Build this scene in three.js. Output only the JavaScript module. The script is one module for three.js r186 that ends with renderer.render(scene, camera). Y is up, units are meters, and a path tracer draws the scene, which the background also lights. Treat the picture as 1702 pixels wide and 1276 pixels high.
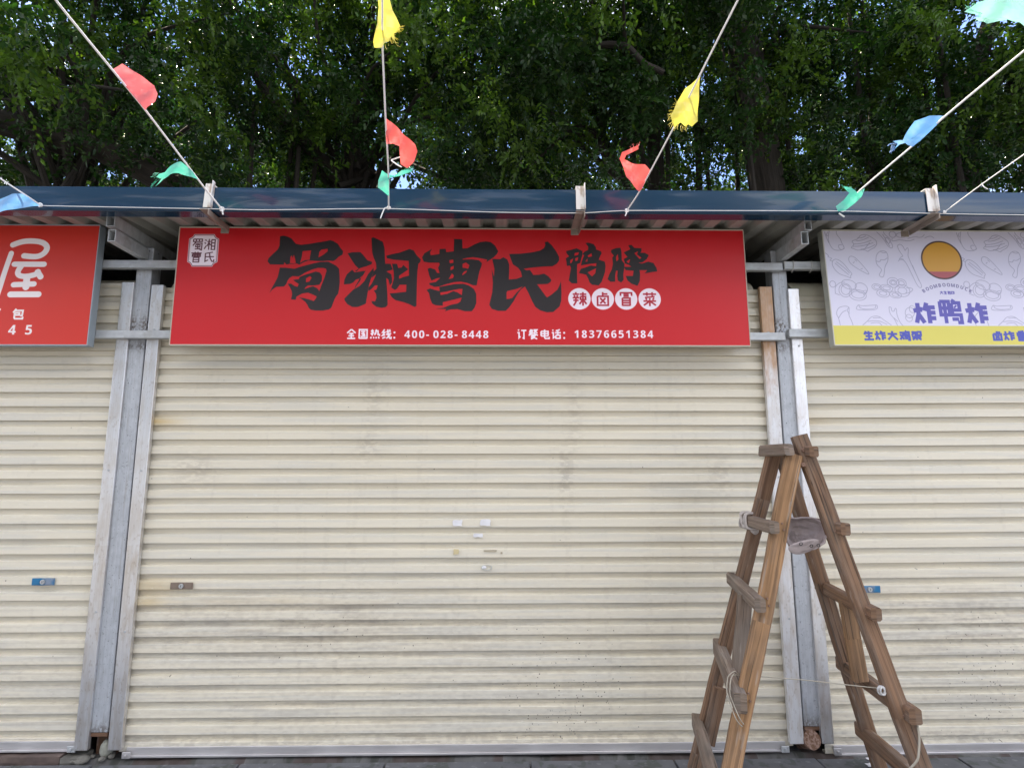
import * as THREE from 'three';
import { RoundedBoxGeometry } from 'three/addons/geometries/RoundedBoxGeometry.js';
import { mergeGeometries, toCreasedNormals } from 'three/addons/utils/BufferGeometryUtils.js';

// ---------------------------------------------------------------- camera, sky, sun, exposure
const RAD = Math.PI / 180;
const scene = new THREE.Scene();
const camera = new THREE.PerspectiveCamera(69.2, 1702 / 1276, 0.05, 400);
camera.position.set(0, 1.4, 2.975);
camera.rotation.order = 'YXZ';
camera.rotation.set(8.29 * RAD, -0.894 * RAD, -0.08 * RAD);
scene.add(camera);

const SUN = new THREE.Vector3(-0.30, 1.0, -0.46).normalize();
const SKY = 1.0;
{
  // hazy blue sky with drifts of white cloud, noise offset chosen to bank bright fill cloud behind the camera
  const W = 1024, H = 512, d = new Float32Array(W * H * 4);
  for (let y = 0, i = 0; y < H; y++) for (let x = 0; x < W; x++, i += 4) {
    const el = ((y + 0.5) / H - 0.5) * Math.PI, az = (x + 0.5) / W * 2 * Math.PI, up = Math.max(0.05, Math.sin(el) + 0.18), px = Math.cos(az) * Math.cos(el) / up, pz = Math.sin(az) * Math.cos(el) / up;
    const haze = Math.exp(-Math.max(0, el) * 6), c = el > 0 ? step(0.40, 0.60, fbm(px * 1.5 + 18, pz * 1.5, 881, 5)) * 0.9 : 0;
    const blue = [0.15, 0.235, 0.48], white = [0.88, 0.86, 0.83], low = [0.30, 0.37, 0.50];
    for (let k = 0; k < 3; k++) { let v = blue[k] + (low[k] - blue[k]) * haze; v += (white[k] - v) * c; d[i + k] = el < -0.02 ? 0.16 : v * SKY; }
    d[i + 3] = 1;
  }
  const t = new THREE.DataTexture(d, W, H, THREE.RGBAFormat, THREE.FloatType); t.mapping = THREE.EquirectangularReflectionMapping; t.magFilter = THREE.LinearFilter; t.needsUpdate = true;
  scene.background = t; scene.environment = t;
}
const sun = new THREE.DirectionalLight(0xfff0d8, 4.6);
sun.position.copy(SUN).multiplyScalar(40); sun.castShadow = true;
Object.assign(sun.shadow.camera, { left: -22, right: 22, top: 22, bottom: -22, near: 1, far: 90 });
sun.shadow.mapSize.set(4096, 4096); sun.shadow.radius = 1;
scene.add(sun, sun.target);

const renderer = new THREE.WebGLRenderer({ antialias: true });
renderer.toneMapping = THREE.LinearToneMapping;
renderer.toneMappingExposure = 3.85;
renderer.shadowMap.enabled = true;

// ---------------------------------------------------------------- helpers
function rng(seed) { let s = seed | 0; return () => { s = (s + 0x6d2b79f5) | 0; let t = Math.imul(s ^ (s >>> 15), 1 | s); t = (t + Math.imul(t ^ (t >>> 7), 61 | t)) ^ t; return ((t ^ (t >>> 14)) >>> 0) / 4294967296; }; }
function hash(x, y, s) { let h = Math.imul(x | 0, 374761393) + Math.imul(y | 0, 668265263) + Math.imul(s | 0, 1274126177); h = Math.imul(h ^ (h >>> 13), 1274126177); return ((h ^ (h >>> 16)) >>> 0) / 4294967296; }
function vnoise(x, y, s) {
  const ix = Math.floor(x), iy = Math.floor(y); let fx = x - ix, fy = y - iy; fx = fx * fx * (3 - 2 * fx); fy = fy * fy * (3 - 2 * fy);
  const a = hash(ix, iy, s), b = hash(ix + 1, iy, s), c = hash(ix, iy + 1, s), d = hash(ix + 1, iy + 1, s);
  return a + (b - a) * fx + (c - a) * fy + (a - b - c + d) * fx * fy;
}
function fbm(x, y, s, o = 4) { let v = 0, a = 0.5, n = 0; for (let i = 0; i < o; i++) { v += a * vnoise(x, y, s + i * 17); n += a; x *= 2.03; y *= 2.03; a *= 0.5; } return v / n; }
function clamp(x, a = 0, b = 1) { return Math.min(b, Math.max(a, x)); }
function step(a, b, x) { const t = clamp((x - a) / (b - a)); return t * t * (3 - 2 * t); }
const toS = (l) => 255 * (l <= 0.0031308 ? 12.92 * l : 1.055 * Math.pow(l, 1 / 2.4) - 0.055);
// f(u in 0..1, v in 0..1 from the bottom) -> linear rgb
function colourMap(w, h, f, repeat = true) {
  const d = new Uint8Array(w * h * 4);
  for (let y = 0, i = 0; y < h; y++) for (let x = 0; x < w; x++, i += 4) { const c = f((x + 0.5) / w, (y + 0.5) / h); d[i] = toS(clamp(c[0])); d[i + 1] = toS(clamp(c[1])); d[i + 2] = toS(clamp(c[2])); d[i + 3] = 255; }
  const t = new THREE.DataTexture(d, w, h); t.colorSpace = THREE.SRGBColorSpace; return setup(t, repeat);
}
function greyMap(w, h, f, repeat = true) {
  const d = new Uint8Array(w * h * 4);
  for (let y = 0, i = 0; y < h; y++) for (let x = 0; x < w; x++, i += 4) { const c = 255 * clamp(f((x + 0.5) / w, (y + 0.5) / h)); d[i] = d[i + 1] = d[i + 2] = c; d[i + 3] = 255; }
  return setup(new THREE.DataTexture(d, w, h), repeat);
}
function setup(t, repeat) { t.magFilter = THREE.LinearFilter; t.minFilter = THREE.LinearMipmapLinearFilter; t.generateMipmaps = true; t.wrapS = t.wrapT = repeat ? THREE.RepeatWrapping : THREE.ClampToEdgeWrapping; t.needsUpdate = true; return t; }
const lin = (r, g, b) => new THREE.Color().setRGB(r, g, b);
const std = (o) => new THREE.MeshStandardMaterial(o);
const phy = (o) => new THREE.MeshPhysicalMaterial(o);

const used = {};
function numbered(name) { const n = used[name] = (used[name] ?? -1) + 1; return n ? name + '_' + String(n).padStart(3, '0') : name; }
function thing(name, label, category, [x, y, z] = [0, 0, 0], group) {
  const o = new THREE.Group(); o.name = numbered(name); o.position.set(x, y, z); o.userData = { label, category };
  if (group) o.userData.group = group;
  scene.add(o); return o;
}
function part(name, geometry, material, parent, label) {
  const m = new THREE.Mesh(geometry, material); m.name = name; m.castShadow = m.receiveShadow = true; if (label) m.userData.label = label;
  parent.add(m); return m;
}
function structure(name, label, category, geometry, material) {
  const o = geometry ? new THREE.Mesh(geometry, material) : new THREE.Group(); o.name = name; o.userData = { kind: 'structure', label, category };
  o.castShadow = o.receiveShadow = true; scene.add(o); return o;
}
function box(x0, x1, y0, y1, z0, z1, r = 0.002) {
  const g = new RoundedBoxGeometry(x1 - x0, y1 - y0, z1 - z0, 1, Math.min(r, (x1 - x0) / 2.1, (y1 - y0) / 2.1, (z1 - z0) / 2.1));
  g.translate((x0 + x1) / 2, (y0 + y1) / 2, (z0 + z1) / 2); return boxUV(g);
}
// uv in metres, by the dominant axis of each face's normal
function boxUV(g, grain = 'y') {
  g = g.index ? g.toNonIndexed() : g; const p = g.attributes.position, n = g.attributes.normal, uv = new Float32Array(p.count * 2);
  for (let t = 0; t < p.count; t += 3) {
    let nx = 0, ny = 0, nz = 0; for (let k = 0; k < 3; k++) { nx += Math.abs(n.getX(t + k)); ny += Math.abs(n.getY(t + k)); nz += Math.abs(n.getZ(t + k)); }
    for (let k = 0; k < 3; k++) {
      const i = t + k, x = p.getX(i), y = p.getY(i), z = p.getZ(i);
      const [a, b] = nz >= nx && nz >= ny ? [x, y] : nx >= ny ? [z, y] : [x, z];
      uv[2 * i] = grain === 'x' ? b : a; uv[2 * i + 1] = grain === 'x' ? a : b;
    }
  }
  g.setAttribute('uv', new THREE.BufferAttribute(uv, 2)); return g;
}
// hollow rectangular tube along z
function tubeZ(x0, x1, y0, y1, z0, z1, t = 0.004) {
  return mergeGeometries([box(x0, x1, y0, y0 + t, z0, z1, 0.001), box(x0, x1, y1 - t, y1, z0, z1, 0.001), box(x0, x0 + t, y0 + t, y1 - t, z0, z1 - 0.0005, 0.001), box(x1 - t, x1, y0 + t, y1 - t, z0, z1 - 0.0005, 0.001)]);
}
// profile [[y, z], ...] swept along x, flat faces; uv u = x, v = length along the profile
function sweepX(profile, x0, x1, n = 1, warp = null, closed = false) {
  const pos = [], uv = [], pr = closed ? [...profile, profile[0]] : profile; let v = 0;
  for (let i = 0; i + 1 < pr.length; i++) {
    const [ya, za] = pr[i], [yb, zb] = pr[i + 1], L = Math.hypot(yb - ya, zb - za);
    for (let k = 0; k < n; k++) {
      const xa = x0 + (x1 - x0) * k / n, xb = x0 + (x1 - x0) * (k + 1) / n;
      const P = (x, y, z, vv) => { const w = warp ? warp(x, y, z) : [0, 0]; pos.push(x, y + w[0], z + w[1]); uv.push(x, vv); };
      P(xa, ya, za, v); P(xb, ya, za, v); P(xb, yb, zb, v + L); P(xa, ya, za, v); P(xb, yb, zb, v + L); P(xa, yb, zb, v + L);
    }
    v += L;
  }
  const g = new THREE.BufferGeometry(); g.setAttribute('position', new THREE.Float32BufferAttribute(pos, 3)); g.setAttribute('uv', new THREE.Float32BufferAttribute(uv, 2)); g.computeVertexNormals(); return g;
}
function tube(points, radius, seg = 24, radial = 6, closed = false) {
  return new THREE.TubeGeometry(new THREE.CatmullRomCurve3(points.map((p) => p.isVector3 ? p : new THREE.Vector3(...p)), closed, 'catmullrom', 0.3), seg, radius, radial, closed);
}

// ---------------------------------------------------------------- materials
const galvMap = colourMap(512, 512, (u, v) => {
  const sp = fbm(u * 40, v * 40, 3, 3), st = fbm(u * 60, v * 5, 9, 3), s = 0.50 + 0.16 * (sp - 0.5) + 0.16 * (st - 0.5), d = step(0.62, 0.8, fbm(u * 9, v * 9, 21, 4));
  return [s * (1 - 0.25 * d) * 0.97, s * (1 - 0.28 * d), s * (1 - 0.34 * d) * 1.02];
});
const galvRough = greyMap(256, 256, (u, v) => 0.42 + 0.3 * fbm(u * 14, v * 14, 31, 3));
const galv = std({ map: galvMap, roughnessMap: galvRough, roughness: 1, metalness: 0.55 });
const galvDark = std({ map: galvMap, roughnessMap: galvRough, roughness: 1, metalness: 0.3 });
// aluminium guide rails: brushed, with dirt and white oxide; v runs up the rail over 2.5 m
const railMap = (seed, tan) => colourMap(128, 1024, (u, v) => {
  const st = fbm(u * 40, v * 3, seed, 3), sc = fbm(u * 70, v * 26, seed + 4, 2), bl = fbm(u * 4, v * 30, seed + 5, 4); let c = [0.74, 0.74, 0.75].map((x) => x * (0.88 + 0.12 * st + 0.08 * sc));
  const spot = step(0.66, 0.74, fbm(u * 14, v * 150, seed + 8, 3)) * 0.25, film = step(0.35, 0.8, bl) * 0.14 + step(0.45, 0.7, fbm(u * 6, v * 22, seed + 11, 4)) * 0.12 * (v < 0.4 ? 1 : 0.4); c = c.map((x, i) => x * (1 - spot * [0.5, 0.6, 0.7][i]) * (1 - film * [0.75, 1, 1.3][i]));
  if (tan) { const edge = v - 0.77 + 0.14 * (fbm(u * 6, v * 45, seed + 2, 4) - 0.5), k = step(-0.08, 0.06, edge) * (0.72 + 0.28 * fbm(u * 9, v * 70, seed + 3, 3)), f = [0.43, 0.235, 0.105]; c = c.map((x, i) => x * (1 - k) + f[i] * (0.8 + 0.4 * st) * k); }
  return c;
});
const rail = std({ map: railMap(41), roughness: 0.34, metalness: 0.8 }), railTan = std({ map: railMap(57, true), roughness: 0.45, metalness: 0.4 });
const rust = std({ map: colourMap(256, 256, (u, v) => { const n = fbm(u * 12, v * 12, 5, 5), k = step(0.4, 0.65, n); return [0.16 + 0.14 * k, 0.085 + 0.11 * k, 0.05 + 0.1 * k]; }), roughness: 0.85, metalness: 0.1 });
const bracketPaint = std({ map: colourMap(256, 256, (u, v) => { const k = step(0.52, 0.7, fbm(u * 30, v * 20, 77, 4)); return [0.78 - 0.3 * k, 0.75 - 0.36 * k, 0.72 - 0.4 * k]; }), roughness: 0.5, metalness: 0.2 });
const bracketArm = std({ map: colourMap(256, 256, (u, v) => { const k = fbm(u * 12, v * 12, 79, 5); return [0.22 + 0.4 * k * k, 0.18 + 0.35 * k * k, 0.15 + 0.3 * k * k]; }), roughness: 0.7, metalness: 0.25 });
const bluePaint = phy({ color: lin(0.007, 0.040, 0.088), roughness: 0.25, metalness: 0, ior: 1.5, clearcoat: 0.5, clearcoatRoughness: 0.06 });
const roofSheet = std({ map: colourMap(256, 256, (u, v) => { const n = fbm(u * 10, v * 10, 91, 4); return [0.3 + 0.14 * n, 0.296 + 0.14 * n, 0.27 + 0.12 * n]; }), roughness: 0.6, metalness: 0.15 });
const wallGrey = std({ color: lin(0.09, 0.09, 0.09), roughness: 0.9 });

// roller curtains: cream enamel; u over 3.3 m, v over 2.5 m, dirt and rust where the photograph shows them
const blob = (x, y, cx, cy, rx, ry) => Math.exp(-((x - cx) ** 2 / rx ** 2 + (y - cy) ** 2 / ry ** 2));
const speckle = (sd, left) => { const R = rng(sd), a = []; for (let i = 0; i < 230; i++) { const g = (R() + R() + R() - 1.5), h = (R() + R() + R() - 1.5); a.push(i < 150 ? [left + 0.3 * g, 0.22 + 0.17 * h + (R() < 0.3 ? 0.2 : 0), 0.001 + 0.0018 * R()] : i < 190 ? [1.05 + 0.6 * g, 0.55 + 0.25 * h, 0.001 + 0.002 * R()] : [3.3 * R(), 2.3 * R(), 0.001 + 0.0015 * R()]); } return a; };
const curtain = (sd, W, H, marks) => {
  const grid = new Map();
  for (const s of speckle(sd, marks ? 2.2 : 0.9)) { const k = Math.floor(s[0] * 10) + ':' + Math.floor(s[1] * 10); (grid.get(k) ?? grid.set(k, []).get(k)).push(s); }
  return colourMap(W, H, (u, v) => {
    const x = u * 3.3, y = v * 2.5; let c = [0.71, 0.652, 0.525];
    const slat = Math.floor((y - 0.0245) / 0.0755), tone = 0.97 + 0.045 * hash(slat, 3, 8 + sd), streak = fbm(x * 2.2, y * 150, 4 + sd, 3), broad = fbm(x * 3, y * 6, 14 + sd, 3), fine = fbm(x * 60, y * 220, 6 + sd, 2);
    let k = tone * (0.93 + 0.06 * streak + 0.05 * broad + 0.04 * fine);
    c = c.map((w) => w * k);
    const grey = step(0.45, 0.7, fbm(x * 2.5, y * 60, 23 + sd, 4)) * 0.08; c = [c[0] * (1 - grey), c[1] * (1 - grey * 0.75), c[2] * (1 - grey * 0.2)];
    // dust and grime in grained patches
    const g1 = fbm(x * 9, y * 30, 33 + sd, 5), g2 = fbm(x * 40, y * 90, 37 + sd, 3);
    const gs = fbm(x * 3.5, y * 120, 35 + sd, 4), fr = ((y - 0.0245) / 0.0755) % 1, groove = step(0.55, 0.66, fr) * step(1.02, 0.8, fr); let d = 0.3 * blob(x, y, 0.75, 0.62, 0.75, 0.14) * step(0.3, 0.8, g1 * 0.35 + gs * 0.4 + g2 * 0.3) + 0.16 * blob(x, y, 1.4, 0.35, 1.6, 0.35) * step(0.3, 0.85, gs * 0.6 + g2 * 0.45) + 0.14 * groove * step(0.35, 0.7, gs) * step(1.6, 0.2, y) + 0.2 * step(0.12, 0.03, y) * step(0.3, 0.6, g2) + 0.15 * step(0.6, 0.72, fbm(x * 26, y * 1.6, 39 + sd, 3)) * step(0.45, 0.65, g2) * 0.4 + 0.1 * step(0.35, 0.8, gs * 0.5 + g2 * 0.5) * step(1.3, 0.1, y);
    if (marks) d += 0.16 * blob(x, y, 1.18, 1.78, 0.05, 0.16) * step(0.35, 0.6, g2) + 0.2 * blob(x, y, 1.16, 1.5, 0.08, 0.07) * step(0.3, 0.6, g2) + 0.16 * blob(x, y, 2.25, 1.7, 0.05, 0.25) * step(0.35, 0.6, g2) + 0.2 * blob(x, y, 3.02, 1.35, 0.06, 0.1) * step(0.3, 0.6, g2) + 0.22 * blob(x, y, 0.25, 1.38, 0.12, 0.09) * step(0.3, 0.6, g2) + 0.25 * blob(x, y, 2.2, 1.35, 0.04, 0.15) * step(0.3, 0.6, g2);
    d = clamp(d, 0, 0.6); c = [c[0] * (1 - d * 0.75), c[1] * (1 - d * 0.8), c[2] * (1 - d * 0.8)];
    // rust washed out of the left guide
    const r = (marks ? 1 : 0.35) * clamp((0.8 * blob(x, y, 0.02, 1.63, 0.14, 0.03) + 0.75 * blob(x, y, 0.08, 0.795, 0.15, 0.03) + 0.5 * blob(x, y, 0.05, 0.72, 0.1, 0.03) + 0.25 * blob(x, y, 0.5, 0.72, 0.5, 0.02)) * (0.5 + 0.8 * g1)); c = [c[0] * (1 - 0.12 * r), c[1] * (1 - 0.3 * r), c[2] * (1 - 0.62 * r)];
    // sparse bright scratches
    const sc = step(0.83, 0.86, fbm(x * 30 + y * 22, y * 260, 61, 2)) * 0.4; c = c.map((w) => w + sc * (0.85 - w) * 0.5);
    const near = grid.get(Math.floor(x * 10) + ':' + Math.floor(y * 10)); if (near) for (const s of near) if ((x - s[0]) ** 2 + (y - s[1]) ** 2 < s[2] ** 2) { c = [0.08, 0.065, 0.05]; break; }
    return c;
  });
};
const curtainMap = curtain(12, 2048, 1536, 1), curtainMap2 = curtain(300, 1536, 1024, 0);
const cream = phy({ map: curtainMap, roughness: 0.4, clearcoat: 0.25, clearcoatRoughness: 0.35 });
const cream2 = phy({ map: curtainMap2, roughness: 0.4, clearcoat: 0.25, clearcoatRoughness: 0.35 });
const plainCream = std({ color: lin(0.66, 0.61, 0.48), roughness: 0.45 });
const barAlu = std({ map: colourMap(512, 128, (u, v) => { const n = fbm(u * 40, v * 8, 71, 4); return [0.46 + 0.25 * n, 0.44 + 0.245 * n, 0.44 + 0.24 * n]; }), roughness: 0.35, metalness: 0.5 });
const dark = std({ color: lin(0.02, 0.02, 0.022), roughness: 0.6 });

// wood: u across (m), v along (m)
const woodVal = (u, v, seed) => {
  const x = u * 0.25, y = v * 1.2, warp = 0.012 * fbm(x * 14, y * 2.4, seed, 3), kx = 0.06 + 0.12 * hash(seed, 1, 2), ky = 0.3 + 0.5 * hash(seed, 3, 4), kd = Math.hypot((x - kx) / 0.012, (y - ky) / 0.03), pull = 0.006 * Math.exp(-kd);
  return { x, y, ring: fbm((x + warp + pull) * 120, y * 1.3, seed + 4, 4), fibre: fbm(x * 520, y * 9, seed + 9, 3), crack: step(0.70, 0.76, fbm(x * 190, y * 2.6, seed + 17, 3)), blot: fbm(x * 16, y * 9, seed + 13, 5), knot: Math.exp(-(((x - kx) / 0.008) ** 2) - (((y - ky) / 0.013) ** 2)) + Math.exp(-(((x - 0.19) / 0.007) ** 2) - (((y - 0.9) / 0.011) ** 2)) };
};
const woodTex = (seed, a, b, grey) => colourMap(512, 1024, (u, v) => {
  const w = woodVal(u, v, seed); let k = clamp(-0.1 + 1.3 * w.ring), c = a.map((q, i) => q + (b[i] - q) * k);
  c = c.map((q) => q * (0.55 + 0.5 * w.blot + 0.45 * w.fibre) * (1 - 0.75 * w.knot) * (1 - 0.65 * w.crack));
  const weather = grey * step(0.35, 0.7, fbm(w.x * 22, w.y * 7, seed + 25, 4)), G = [0.20, 0.165, 0.135]; c = c.map((q, i) => q + weather * (G[i] * (0.6 + 0.7 * w.fibre) - q));
  const pale = step(0.7, 0.84, fbm(w.x * 60, w.y * 9, seed + 22, 4)) * 0.4, soot = step(0.55, 0.8, fbm(w.x * 45, w.y * 5, seed + 29, 4)) * 0.3; return c.map((q, i) => (q + pale * ([0.36, 0.31, 0.26][i] - q)) * (1 - soot));
});
const woodBump = greyMap(512, 1024, (u, v) => { const w = woodVal(u, v, 101); return 0.5 + 0.3 * (w.fibre - 0.5) + 0.25 * (w.ring - 0.5) - 0.4 * w.crack; });
const wood = [[101, [0.10, 0.053, 0.031], [0.26, 0.152, 0.088], 0.4], [131, [0.15, 0.078, 0.034], [0.36, 0.205, 0.098], 0.2], [151, [0.12, 0.084, 0.06], [0.28, 0.215, 0.165], 0.7]].map((w) => std({ map: woodTex(...w), roughness: 0.85, bumpMap: woodBump, bumpScale: 0.002 }));

// ---------------------------------------------------------------- ground
const asphaltTex = colourMap(1024, 1024, (u, v) => { const n = fbm(u * 30, v * 30, 1, 4), g = hash(u * 1024, v * 1024, 2), s = 0.06 + 0.04 * n + 0.025 * (g - 0.5); return [s * 1.0, s * 1.0, s * 1.0]; });
asphaltTex.repeat.set(0.5, 0.5);
const asphalt = std({ map: asphaltTex, roughness: 0.9 });
{
  const g = new THREE.PlaneGeometry(360, 360, 2, 2); g.rotateX(-Math.PI / 2); const uv = g.attributes.uv; for (let i = 0; i < uv.count; i++) uv.setXY(i, uv.getX(i) * 360, uv.getY(i) * 360);
  g.translate(0, -0.03, 0); structure('ground', 'grey asphalt ground all round the stalls', 'ground', g, asphalt);
}
const slabTex = colourMap(1024, 1024, (u, v) => {
  const n = fbm(u * 14, v * 14, 201, 5), g = hash(u * 1024, v * 1024, 202), m = step(0.58, 0.7, fbm(u * 22, v * 22, 207, 4)), w = step(0.7, 0.78, fbm(u * 35, v * 35, 211, 3)); let s = 0.085 + 0.07 * n + 0.025 * (g - 0.5);
  let c = [s * 0.97, s * 1.0, s * 1.08]; c = c.map((x, i) => x * (1 - 0.45 * m) + m * [0.012, 0.018, 0.008][i]); return c.map((x) => x + w * 0.06);
});
const slabM = std({ map: slabTex, roughness: 0.7 });
const pavement = structure('pavement', 'dark grey paving slabs in front of the shutters', 'pavement');
{
  const R = rng(5);
  for (let r = 0; r < 5; r++) for (let i = -8; i < 9; i++) {
    const x = 0.13 + i * 0.69 + (r % 2 ? 0.02 : 0), z = 0.075 + r * 0.69; const g = box(x + 0.004, x + 0.686, -0.05, -0.004 + 0.004 * R() - (r ? 0.004 : 0), z + 0.004, z + 0.686, 0.005);
    const m = part('slab', g, slabM, pavement); m.rotation.z = (R() - 0.5) * 0.002;
  }
  // mortar and concrete strip under the shutters
  const pr = []; const strip = new THREE.PlaneGeometry(12, 0.42, 480, 14); strip.rotateX(-Math.PI / 2); const p = strip.attributes.position, uv = strip.attributes.uv;
  for (let i = 0; i < p.count; i++) { const x = p.getX(i), z = p.getZ(i) - 0.13; const a = fbm(x * 5 + 40, z * 9 + 40, 301, 5); let y = -0.016 + 0.026 * (a - 0.4) + 0.006 * hash(i, 7, 1); if (z > 0.05) y -= 0.02; p.setXYZ(i, x, y, z); uv.setXY(i, x * 0.8, z * 0.8); }
  strip.computeVertexNormals();
  part('threshold', strip, std({ map: colourMap(1024, 512, (u, v) => { const n = fbm(u * 24, v * 10, 311, 5), m = step(0.5, 0.62, fbm(u * 30 + 5, v * 12, 317, 4)), r = step(0.55, 0.66, fbm(u * 9, v * 4, 323, 4)); let c = [0.13 * n + 0.05, 0.125 * n + 0.05, 0.12 * n + 0.05]; c = c.map((x, i) => x * (1 - 0.5 * m) + 0.5 * m * [0.028, 0.032, 0.018][i]); return c.map((x, i) => x + r * ([0.075, 0.045, 0.038][i] - x) * 0.6); }), roughness: 0.95 }), pavement);
}

// ---------------------------------------------------------------- stall row: walls behind, roof, gutter
{
  const w = structure('wall', 'dark back and side walls of the stall row', 'wall');
  part('back_wall', box(-9, 9, 0, 2.925, -2.75, -2.65), wallGrey, w);
  for (const x of [-8.9, -5.43, -1.96, 1.535, 5.0, 8.9]) part('partition', box(x - 0.025, x + 0.025, 0, 2.575, -2.649, -0.06), wallGrey, w);
}
const roof = thing('stall_roof', 'corrugated metal stall roof with a long dark blue gutter along its front edge', 'roof', [0, 0, 0]);
{
  // trapezoid sheet, ridges running front to back
  const P = 0.14, pos = [], uv = [], edge = []; for (let x = -9; x < 9; x += P) edge.push([x, 0], [x + 0.055, 0], [x + 0.072, 0.032], [x + 0.123, 0.032]);
  const z0 = 0.318, z1 = -2.95, y0 = 2.652, y1 = 2.95, quad = (a, b, lift) => { const q = [[a[0], y0 + a[1] + lift, z0], [b[0], y0 + b[1] + lift, z0], [b[0], y1 + b[1] + lift, z1], [a[0], y1 + a[1] + lift, z1]]; for (const k of [0, 1, 2, 0, 2, 3]) { pos.push(...q[k]); uv.push(q[k][0], q[k][2]); } };
  for (let i = 0; i + 1 < edge.length; i++) quad(edge[i], edge[i + 1], 0);
  const g = new THREE.BufferGeometry(); g.setAttribute('position', new THREE.Float32BufferAttribute(pos, 3)); g.setAttribute('uv', new THREE.Float32BufferAttribute(uv, 2)); g.computeVertexNormals();
  part('corrugated_sheet', g, roofSheet, roof);
  // gutter: bright face, chamfered lower edge, flat underside, back lip
  const prof = [[2.63, 0.316], [2.627, 0.385], [2.633, 0.396], [2.642, 0.399], [2.745, 0.4], [2.745, 0.384], [2.742, 0.384], [2.742, 0.396], [2.643, 0.395], [2.634, 0.383], [2.633, 0.32], [2.70, 0.32], [2.70, 0.316]].reverse();
  const warp = (x, y, z) => [0.004 * (fbm(x * 0.5 + 9, 1, 401, 2) - 0.5), 0.006 * (fbm(x * 1.1 + 30, y * 6, 405, 2) - 0.5) + 0.0016 * (fbm(x * 5 + 30, y * 14, 409, 2) - 0.5)];
  for (const [a, b] of [[-9, -5.2], [-5.198, -2.52], [-2.518, 0.36], [0.362, 3.1], [3.102, 6], [6.002, 9]]) part('gutter', toCreasedNormals(sweepX(prof, a, b, Math.round((b - a) * 40), warp, true), 0.5), bluePaint, roof);
  part('batten', box(-9, 9, 2.7, 2.728, -0.6, -0.56), galvDark, roof);
  for (const x of [-4.4, -1.96, 1.56, 5]) part('purlin_stay', box(x - 0.02, x + 0.02, 2.6505, 2.699, -0.6, -0.56), galvDark, roof);
}
{
  const arm = (nm, lb, x0, x1, y0, y1, z0) => { const t = thing(nm, lb, 'steel tube', [(x0 + x1) / 2, y0, 0.3]); const g = tubeZ(x0, x1, y0, y1, z0, 0.3); g.translate(-(x0 + x1) / 2, -y0, -0.3); part('tube', g, galvDark, t); const c = box(x0 + 0.004, x1 - 0.004, y0 + 0.004, y1 - 0.004, z0 + 0.01, z0 + 0.02); c.translate(-(x0 + x1) / 2, -y0, -0.3); part('end_plate', c, dark, t); };
  arm('roof_rafter', 'upper grey roof rafter in the gap left of the large red sign', -1.995, -1.952, 2.5865, 2.648, -2.6);
  arm('bracket_tube', 'lower open-ended square tube above the post left of the large red sign', -1.979, -1.941, 2.507, 2.57, 0.036);
  arm('roof_rafter', 'upper grey roof rafter in the gap beside the white and yellow sign', 1.541, 1.578, 2.5865, 2.64, -2.6);
  arm('bracket_tube', 'lower open-ended square tube above the post beside the white and yellow sign', 1.518, 1.556, 2.511, 2.578, 0.036);
}

// ---------------------------------------------------------------- posts and sign bars
const postMap = (seed) => colourMap(128, 1536, (u, v) => {
  const y = v * 2.6, sp = fbm(u * 5, y * 38, seed, 4), st = fbm(u * 22, y * 3, seed + 6, 3), dr = fbm(u * 9, y * 5, seed + 9, 3); let c = [0.47, 0.49, 0.52].map((q) => q * (0.78 + 0.28 * sp + 0.2 * st));
  const weld = clamp(1.2 * blob(u * 0.085, y, 0.06, 2.145, 0.05, 0.05) + 0.9 * blob(u * 0.085, y, 0.045, 2.03, 0.04, 0.03) + 0.8 * blob(u * 0.085, y, 0.04, 0.13, 0.08, 0.03)) * step(0.3, 0.62, fbm(u * 12, y * 110, seed + 3, 4)); c = c.map((q, i) => q * (1 - 0.8 * weld) + 0.8 * weld * [0.10, 0.065, 0.04][i]);
  const drip = step(0.6, 0.75, dr) * step(0.4, 0.6, st) * 0.35, holes = step(0.8, 0.84, fbm(u * 14, y * 150, seed + 15, 2)) * 0.5; return c.map((q, i) => q * (1 - drip * [0.5, 0.6, 0.7][i]) * (1 - holes));
});
function post(x0, x1, label, seed) {
  const t = thing('steel_post', label, 'post', [(x0 + x1) / 2, 0, 0]); const c = (x0 + x1) / 2;
  const move = (g) => g.translate(-c, 0, 0);
  const tg = move(box(x0, x1, 0.118, 2.584, -0.05, 0.032, 0.006)), tu = tg.attributes.uv; for (let i = 0; i < tu.count; i++) tu.setXY(i, (tu.getX(i) + (x1 - x0) / 2) / (x1 - x0), tu.getY(i) / 2.6);
  part('tube', tg, std({ map: postMap(seed), roughnessMap: galvRough, roughness: 1, metalness: 0.5 }), t);
  part('rusty_foot', move(box(x0 + 0.002, x1 - 0.002, 0.1, 0.1175, -0.048, 0.03, 0.002)), rust, t);
  part('footing', move(box(x0 - 0.01, x1 + 0.01, -0.05, 0.1, -0.06, -0.03, 0.01)), rust, t);
  return t;
}
post(-2.003, -1.919, 'galvanised steel post standing left of the large red sign and its shutter', 71);
post(1.49, 1.5735, 'galvanised steel post behind the wooden ladder', 87);
function bar(x0, x1, y0, y1, label) { const t = thing('sign_bar', label, 'steel bar', [(x0 + x1) / 2, y0, 0.047]); const g = boxUV(box(x0, x1, y0, y1, 0.047, 0.081, 0.003), 'x'); g.translate(-(x0 + x1) / 2, -y0, -0.047); part('tube', g, galv, t); return t; }
bar(-2.75, -1.35, 2.45, 2.494, 'upper horizontal steel bar joining the two red signs');
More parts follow.
